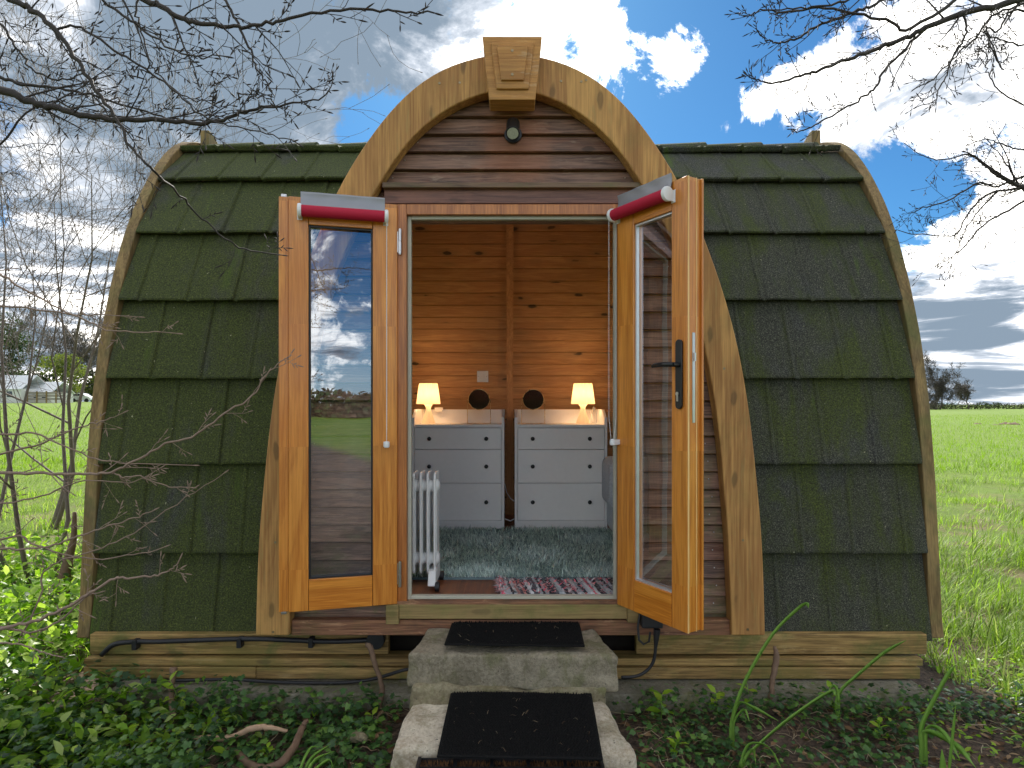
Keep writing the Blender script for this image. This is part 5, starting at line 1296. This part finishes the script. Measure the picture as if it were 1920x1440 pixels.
# lower left shrub, pale twigs crossing the tiles
ls = empty('beech_shrub', (-2.45, 2.0, -.06), 'bare shrub whose pale budded twigs cross the left roof tiles', 'shrub')
lowl = [
 ([(-380, 900), (-150, 880), (0, 884), (80, 888), (160, 889), (208, 885), (250, 866), (310, 834), (370, 812), (420, 775), (475, 742), (500, 700), (535, 672)], [.008, .006, .005, .004, .0034, .003, .0018], 20, .16, 2.2),
 ([(208, 885), (232, 895), (262, 893), (310, 910), (355, 915)], [.0032, .0025, .0016], 5, .08, 2.2),
 ([(-200, 440), (-60, 490), (0, 515), (40, 540), (100, 572), (160, 600), (200, 618), (265, 623), (330, 625)], [.005, .004, .003, .0016], 14, .14, 2.2),
 ([(-160, 560), (20, 575), (130, 590), (190, 590), (260, 594)], [.004, .003, .0015], 12, .13, 2.4),
 ([(-300, 1260), (-100, 1215), (0, 1180), (60, 1165), (130, 1137), (170, 1112), (215, 1086), (240, 1084), (290, 1080), (320, 1068), (340, 1052)], [.008, .006, .005, .0035, .0018], 12, .13, 2.1),
 ([(-250, 1150), (-60, 1165), (20, 1178), (60, 1186), (110, 1165), (160, 1120), (185, 1112)], [.005, .004, .002], 8, .12, 2.15),
 ([(-300, 1045), (-100, 1035), (0, 1028), (80, 1027), (130, 1012), (170, 998), (210, 985), (260, 968), (290, 956)], [.006, .004, .003, .0016], 14, .14, 2.2),
 ([(-250, 1100), (0, 1010), (60, 1020), (120, 1040), (180, 1048), (250, 1040), (305, 1028)], [.005, .003, .0016], 12, .12, 2.3),
 ([(-200, 1190), (-30, 1202), (0, 1205), (40, 1208), (75, 1222), (105, 1230)], [.004, .003, .002], 4, .06, 2.0),
 ([(-200, 880), (0, 850), (80, 830), (150, 800), (190, 790), (230, 775)], [.005, .003, .0015], 14, .14, 2.3),
 ([(-250, 700), (-50, 790), (0, 815), (60, 812), (110, 832), (180, 860), (240, 868), (360, 873)], [.005, .004, .003, .0015], 12, .14, 2.25),
 ([(40, 1190), (75, 1120), (80, 1075), (120, 1050), (180, 1030), (250, 1000), (330, 945), (420, 890)], [.0035, .003, .0022, .0012], 10, .1, 2.25),
 ([(-180, 960), (0, 945), (90, 925), (160, 900), (240, 905), (300, 880)], [.004, .003, .0015], 12, .13, 2.5)]
for i, (pts, rd_, ntw, tl_, Y) in enumerate(lowl): limb(ls, 'branch', pts, rd_, 200 + i, M['twig'], int(ntw * .5) + 1, tl_ * .8, 1, .024, Y, start=.1, nch=1)
tk = TB(8); tk.tube(smooth(np.array([(-2.45, 2.0, -.1), (-2.5, 2.05, .4), (-2.6, 2.1, .9), (-2.65, 2.15, 1.5), (-2.9, 2.2, 2.2)]), 4), np.linspace(.05, .012, 17), 10)
tk.tube(smooth(np.array([(-2.45, 2.0, -.1), (-2.35, 2.0, .3), (-2.45, 2.05, .7)]), 4), np.linspace(.03, .008, 9), 8); tk.obj('trunk', M['bark'], ls)
# right overhanging tree
rt = empty('beech_tree', (3.3, 1.8, -.06), 'bare beech whose dark limbs hang into the upper right sky', 'tree')
tk = TB(10); tk.tube(smooth(np.array([(3.3, 1.8, -.1), (3.3, 1.85, .8), (3.2, 1.9, 1.8), (3.1, 1.9, 2.8), (3.1, 1.9, 4.5)]), 4), np.linspace(.12, .05, 17), 14); tk.obj('trunk', M['bark'], rt)
rl = [
 ([(2700, -250), (2200, -90), (1990, -25), (1880, 8), (1800, 26), (1735, 52), (1690, 75), (1640, 92), (1590, 112), (1540, 131), (1500, 142), (1450, 156), (1425, 152), (1410, 145)], [.014, .011, .009, .0075, .006, .005, .004, .0025, .0016], 26, .15, 1.8),
 ([(1735, 52), (1705, 85), (1660, 130), (1645, 160), (1620, 180), (1590, 200), (1540, 226), (1510, 245), (1480, 245)], [.0045, .0035, .0028, .0015], 14, .10, 1.85),
 ([(1805, 26), (1812, 60), (1800, 85), (1782, 112), (1775, 140), (1760, 170), (1752, 190), (1720, 200)], [.0035, .003, .002, .0013], 12, .10, 1.8),
 ([(2200, -40), (1900, -60), (1820, -20), (1710, 52), (1670, 40), (1610, 26), (1550, 14), (1480, 22), (1430, 20), (1400, 32)], [.006, .005, .004, .003, .0016], 22, .12, 1.75),
 ([(1850, -80), (1700, -20), (1640, 8), (1600, 25), (1540, 45), (1500, 68), (1460, 80), (1440, 76), (1422, 64)], [.005, .004, .003, .0016], 18, .12, 1.8),
 ([(1700, -60), (1620, -10), (1560, 8), (1500, 15), (1440, 18)], [.004, .003, .0016], 14, .12, 1.7),
 ([(2100, 60), (1960, 30), (1900, 20), (1870, 60), (1850, 50), (1860, 90), (1880, 130), (1850, 60)], [.004, .003, .002, .0015], 12, .10, 1.7),
 ([(2200, 260), (1990, 215), (1920, 195), (1880, 175), (1860, 150), (1850, 130), (1848, 100), (1852, 75)], [.0035, .0025, .0016], 12, .12, 2.2),
 ([(2100, -20), (1930, 5), (1860, 30), (1830, 70), (1800, 95), (1760, 140), (1720, 165)], [.004, .003, .0016], 18, .12, 1.9),
 ([(1960, 95), (1900, 80), (1860, 70), (1840, 60), (1800, 90), (1780, 120)], [.003, .002, .0015], 12, .10, 1.9)]
for i, (pts, rd_, ntw, tl_, Y) in enumerate(rl): limb(rt, 'limb', pts, rd_, 300 + i, M['bark'], int(ntw * .6) + 2, tl_, 1 + (i % 3 == 0), .017, Y, start=.14, nch=2)
rs_ = empty('hawthorn_tree', (4.6, 3.4, -.06), 'bare twiggy tree reaching in from the right edge at mid height', 'tree')
tk = TB(8); tk.tube(smooth(np.array([(4.6, 3.4, -.1), (4.5, 3.4, 1.0), (4.35, 3.35, 2.0), (4.3, 3.3, 3.3), (4.5, 3.2, 4.3)]), 4), np.linspace(.10, .03, 17), 12); tk.obj('trunk', M['bark'], rs_)
rm = [
 ([(2400, 480), (2050, 400), (1920, 352), (1870, 325), (1835, 300), (1810, 285)], [.016, .012, .009, .006, .003], 14, .28),
 ([(1900, 345), (1860, 322), (1820, 290), (1780, 298), (1740, 296), (1700, 272)], [.007, .005, .003, .0018], 14, .22),
 ([(2300, 380), (2000, 320), (1920, 330), (1870, 350), (1830, 345), (1780, 375), (1730, 390), (1710, 400)], [.008, .006, .004, .002], 22, .26),
 ([(2200, 430), (1960, 350), (1900, 355), (1850, 365), (1815, 400), (1790, 440), (1740, 440), (1690, 435)], [.008, .006, .004, .002], 22, .26),
 ([(2200, 300), (1990, 345), (1930, 372), (1880, 400), (1840, 425), (1810, 460), (1780, 485), (1750, 500)], [.008, .006, .004, .002], 22, .22),
 ([(1930, 372), (1900, 330), (1875, 290), (1850, 262)], [.006, .004, .002], 10, .2),
 ([(2150, 220), (2000, 265), (1920, 280), (1880, 270), (1850, 262), (1800, 275)], [.005, .004, .002], 12, .2),
 ([(1870, 360), (1835, 395), (1810, 430), (1795, 470), (1770, 500)], [.005, .003, .0018], 14, .18)]
for i, (pts, rd_, ntw, tl_) in enumerate(rm): limb(rs_, 'limb', pts, rd_, 400 + i, M['bark'], int(ntw * .8), tl_, 2, .022, 3.2, start=.1, nch=2)

def bare_tree(name, x, y, h, seed, label, cat, m, group=None, spread=.55, lev=4, bl=0, stems=1, trunk_r=None, k=4, up=.05, z0=None, lean=(0, 0), nch=5, bare=.25, minr=.0012):
    r = np.random.default_rng(seed); z0 = float(gz(x, y)) if z0 is None else z0
    e = empty(name, (x, y, z0), label, cat, group); tr = TB(8); cr = TB(k)
    def br(tb, p, d, L, rad, lv):
        d = d / np.linalg.norm(d); pts = [p]; dirs = [d]; n = 5; q = p
        for i in range(n):
            d = d + r.normal(0, .17, 3) + np.array([0, 0, up]); d /= np.linalg.norm(d); q = q + d * L / n; pts.append(q); dirs.append(d)
        re = max(rad * (.42 if lv < lev else .12), minr); rr = np.linspace(rad, re, n + 1); tb.tube(pts, rr, 8 if lv == lev else (5 if lv == lev - 1 else k))
        if lv > 0:
            c = nch + r.integers(-1, 2)
            for i in range(c):
                f = (bare if lv == lev else .12) + (1 - (bare if lv == lev else .12)) * (i + r.random()) / c; f = min(.98, f); j = min(n - 1, int(f * n)); b = pts[j] + (pts[j + 1] - pts[j]) * (f * n - j)
                a = r.uniform(0, 2 * PI); dd = dirs[j + 1]; u = np.cross(dd, [math.cos(a), math.sin(a), .3]); u /= np.linalg.norm(u) + 1e-9
                an = r.uniform(.4, 1.0) * (.6 + spread)
                br(cr, b, dd * math.cos(an) + u * math.sin(an), L * r.uniform(.42, .68), max(minr, rr[j] * r.uniform(.42, .6)), lv - 1)
        elif bl: bud(cr, pts[-1], dirs[-1], bl, bl * .10)
    for s in range(stems):
        a = r.uniform(0, 2 * PI); t = .25 * (stems > 1)
        br(tr, np.array([x + math.cos(a) * .08 * (stems > 1), y + math.sin(a) * .08 * (stems > 1), z0 - .05]), np.array([math.cos(a) * t + lean[0], math.sin(a) * t + lean[1], 1.]), h * r.uniform(.66, .8), (trunk_r or h * .018) * (.8 if stems > 1 else 1), lev)
    tr.obj('trunk', m, e); cr.obj('crown', m, e); return e
# thicket left of the pod
bare_tree('hazel_tree', -3.35, 4.35, 4.3, 12, 'bare many stemmed tree nearest the left bargeboard', 'tree', M['brush'], 'bare trees left of the pod', .5, 4, .03, 3, .022, 3, .06, lean=(-.08, 0), nch=5, minr=.0015)
bare_tree('hazel_tree', -4.6, 5.3, 4.9, 23, 'bare forked tree at the left edge behind the twigs', 'tree', M['brush'], 'bare trees left of the pod', .5, 4, .03, 2, .032, 3, .06, lean=(.05, 0), nch=4, minr=.0018)
bare_tree('hazel_tree', -5.4, 7.2, 5.6, 35, 'bare slim tree standing farthest back beside the pod', 'tree', M['brush'], 'bare trees left of the pod', .5, 4, .03, 2, .034, 3, .06, lean=(.1, 0), nch=5, minr=.002)
# mossy old post at the left corner
p = P(130, 1100, 4.1)
pxtube('tree_stump', [(140, 960, 4.1), (138, 1010, 4.1), (128, 1050, 4.1), (122, 1090, 4.1), (120, 1150, 4.1)], 4.1, [.012, .02, .03, .045, .06], M['stick'], 'short dark leaning stump behind the left bargeboard foot', 'stump')

# far background, right
bare_tree('oak_tree', 117, 182, 16, 71, 'largest bare tree leaning right above the far hedge', 'tree', M['farbark'], 'bare trees along the far hedge', .75, 5, 0, 1, .55, 3, .02, lean=(.45, 0), nch=5, minr=.035)
bare_tree('oak_tree', 127.5, 182, 11, 72, 'middle bare tree beside the leaning oak', 'tree', M['farbark'], 'bare trees along the far hedge', .6, 4, 0, 1, .26, 3, .04, nch=7, minr=.035)
bare_tree('oak_tree', 137.5, 184, 9.0, 73, 'small isolated bare tree farthest right above the hedge', 'tree', M['farbark'], 'bare trees along the far hedge', .6, 4, 0, 1, .16, 3, .05, nch=7, minr=.03)
bare_tree('oak_tree', 120, 184, 7, 75, 'low bare tree tucked beside the pod edge', 'tree', M['farbark'], 'bare trees along the far hedge', .7, 4, 0, 1, .2, 3, .03, nch=6, minr=.03)
def clumpy(name, pts, R3, n, size, m, label, cat, kind=None, group=None, parent=None, seed=1):
    r = np.random.default_rng(seed); pts = np.asarray(pts, float); c = pts[r.integers(0, len(pts), n)]
    d = r.normal(0, 1, (n, 3)); d /= np.linalg.norm(d, axis=1)[:, None]; p = c + d * np.asarray(R3) * (r.uniform(.2, 1, n) ** .5)[:, None]
    p = p[p[:, 2] > gz(p[:, 0], p[:, 1]) - .1]; n = len(p)
    V, Fc = scatter(LT * np.array([1, 1.3, 2]), LF, p, rotm(n, r.normal(0, .7, n), r, None, .8), r.uniform(.6, 1.3, n) * size)
    o = obj(name, V, Fc, m, parent, base=parent is None, fixn=False)
    if parent is None: tag(o, label, cat, group, kind)
    return o
r = np.random.default_rng(3)
xx = np.linspace(92, 330, 240); zc = 1.1 + .25 * np.sin(xx * .35) + .2 * np.sin(xx * 1.3)
clumpy('hedge', [(a, 188 + math.sin(a * .05) * 3, float(gz(a, 188)) + b * .75) for a, b in zip(xx, zc)], (1.3, 1.2, 1.15), 30000, .38, M['hedge'], 'long brown and green hedge at the far edge of the right field', 'hedge', seed=5)
V = []
for a, b in zip(xx, zc): V += [(a, 187.6 + math.sin(a * .05) * 3, -.2), (a, 187.6 + math.sin(a * .05) * 3, b * 1.15), (a, 188.8 + math.sin(a * .05) * 3, b * 1.15), (a, 188.8 + math.sin(a * .05) * 3, -.2)]
# far background, left
for i, (px, Y, hw, hh, lb) in enumerate(((175, 112, 3.4, 2.6, 0),)): pass
def leafy(px, Y, h, w, m, seed, label, group):
    x = (px - CX) / F * Y; z0 = float(gz(x, Y)); e = empty('woodland_tree', (x, Y, z0), label, 'tree', group)
    r = np.random.default_rng(seed); tr = TB(6); tr.tube(np.array([(x, Y, z0 - .2), (x + r.normal(0, .2), Y, z0 + h * .5), (x + r.normal(0, .4), Y, z0 + h * .9)]), [.22, .15, .04], 6); tr.obj('trunk', M['farbark'], e)
    c = [(x + r.normal(0, w * .35), Y + r.normal(0, w * .3), z0 + h * r.uniform(.25, .92)) for _ in range(16)]
    clumpy('crown', c, (w * .30, w * .3, h * .12), 2600, .40, m, None, None, parent=e, seed=seed)
leafy(22, 105, 13, 6.5, M['evergreen'], 1, 'dark evergreen tree at the left edge of the wood', 'leafy trees of the far left wood')
leafy(118, 108, 8.5, 5.5, M['springleaf'], 2, 'yellow green tree above the white greenhouse', 'leafy trees of the far left wood')
leafy(70, 118, 7, 5, M['evergreen'], 3, 'low dark evergreen behind the white buildings', 'leafy trees of the far left wood')
leafy(160, 125, 6.5, 5, M['springleaf'], 4, 'low yellow green tree behind the white car', 'leafy trees of the far left wood')
leafy(190, 128, 7, 6, M['evergreen'], 5, 'dark evergreen just beside the left bargeboard', 'leafy trees of the far left wood')
leafy(-30, 100, 15, 7, M['evergreen'], 6, 'tall evergreen cut by the left picture edge', 'leafy trees of the far left wood')
for i, (px, Y, h, lb) in enumerate(((145, 122, 14, 'bare tree with straight trunk left of the white car'), (160, 124, 16, 'tallest bare tree above the white car'), (178, 126, 14, 'bare tree right of the white car'), (95, 120, 15, 'bare tree above the yellow green tree'), (48, 116, 17, 'bare tree beside the dark evergreen'), (125, 130, 16, 'thin bare tree behind the greenhouse'))):
    x = (px - CX) / F * Y; bare_tree('woodland_tree', x, Y, h, 80 + i, lb, 'tree', M['farbark'], 'bare trees of the far left wood', .4, 4, 0, 1, .22, 3, .10, nch=5, minr=.035)
# greenhouse, cottage, fence
def house(px, Y, w, d, hw, hr, label, cat, wm, rm_, name):
    x = (px - CX) / F * Y; z0 = float(gz(x, Y)); e = empty(name, (x, Y, z0), label, cat)
    MB().box(x - w / 2, x + w / 2, Y - d / 2, Y + d / 2, z0 - .3, z0 + hw).obj('wall', wm, e)
    MB().prism([(Y - d / 2 - .2, z0 + hw - .05), (Y, z0 + hr), (Y + d / 2 + .2, z0 + hw - .05), (Y + d / 2 + .2, z0 + hw - .16), (Y, z0 + hr - .12), (Y - d / 2 - .2, z0 + hw - .16)], 0, x - w / 2 - .2, x + w / 2 + .2).obj('roof', rm_, e)
    for q in (-.3, 0, .3): MB().box(x + q * w - .4, x + q * w + .4, Y - d / 2 - .04, Y - d / 2 - .005, z0 + hw * .4, z0 + hw * .8).obj('window', M['darkglass'], e)
house(88, 100, 5, 5, 1.6, 3.4, 'white glass roofed greenhouse beyond the left field', 'greenhouse', M['render'], M['paleroof'], 'greenhouse')
house(15, 98, 9, 6, 2.2, 4.4, 'grey roofed low building at the far left edge', 'building', M['render'], M['paleroof'], 'farm_building')
e = empty('field_fence', ((95 - CX) / F * 96, 96, float(gz(-72, 96))), 'weathered post and board fence before the white buildings', 'fence')
xa, xb = (-20 - CX) / F * 96, (122 - CX) / F * 96
mb = MB()
for zf in (.45, .95, 1.4): mb.box(xa, xb, 96.0, 96.06, float(gz(-72, 96)) + zf, float(gz(-72, 96)) + zf + .34)
mb.obj('rail', M['greyfence'], e)
for x in np.arange(xa, xb + .1, 1.5): MB().box(x - .09, x + .09, 95.85, 95.99, float(gz(x, 96)) - .2, float(gz(x, 96)) + 1.9).obj('post', M['barge'], e)
# white car
cxw = (156 - CX) / F * 110; cz = float(gz(cxw, 110)); L = 3.6
e = empty('parked_car', (cxw, 110, cz), 'white hatchback parked at the far edge of the left field', 'car')
pr = [(-1.8, .35), (-1.78, .9), (-1.62, 1.15), (-1.35, 1.55), (-.2, 1.62), (.35, 1.5), (.95, 1.08), (1.6, .95), (1.8, .7), (1.8, .35)]
MB().prism([(cxw + a, cz + b) for a, b in pr], 1, 109.2, 110.8).obj('body', M['whitecar'], e, bevel=.06)
MB().prism([(cxw + a, cz + b) for a, b in [(-1.48, 1.12), (-1.25, 1.46), (-.5, 1.5), (-.5, 1.1)]], 1, 109.14, 109.19).obj('window', M['darkglass'], e)
MB().prism([(cxw + a, cz + b) for a, b in [(-.42, 1.1), (-.42, 1.5), (.25, 1.42), (.75, 1.08)]], 1, 109.14, 109.19).obj('window', M['darkglass'], e)
for q in (-1.1, 1.15):
    for yy in (109.25, 110.75): MB().lathe([(.18, -.12), (.33, -.1), (.33, .1), (.18, .12)], (cxw + q, yy, cz + .33), 20, axis=1).obj('wheel', M['tyre'], e)
# hedge and trees behind the camera (seen only in the door glass)
xx = np.linspace(-90, 90, 160)
clumpy('hedge', [(a, -70 + 4 * math.sin(a * .07), 1.0 + .7 * math.sin(a * .2) * math.sin(a * .53)) for a in xx], (1.6, 2, 1.9), 26000, .8, M['hedge'], 'tall brown hedge across the field behind the viewer', 'hedge', seed=9)
print('scene built', len(bpy.data.objects))
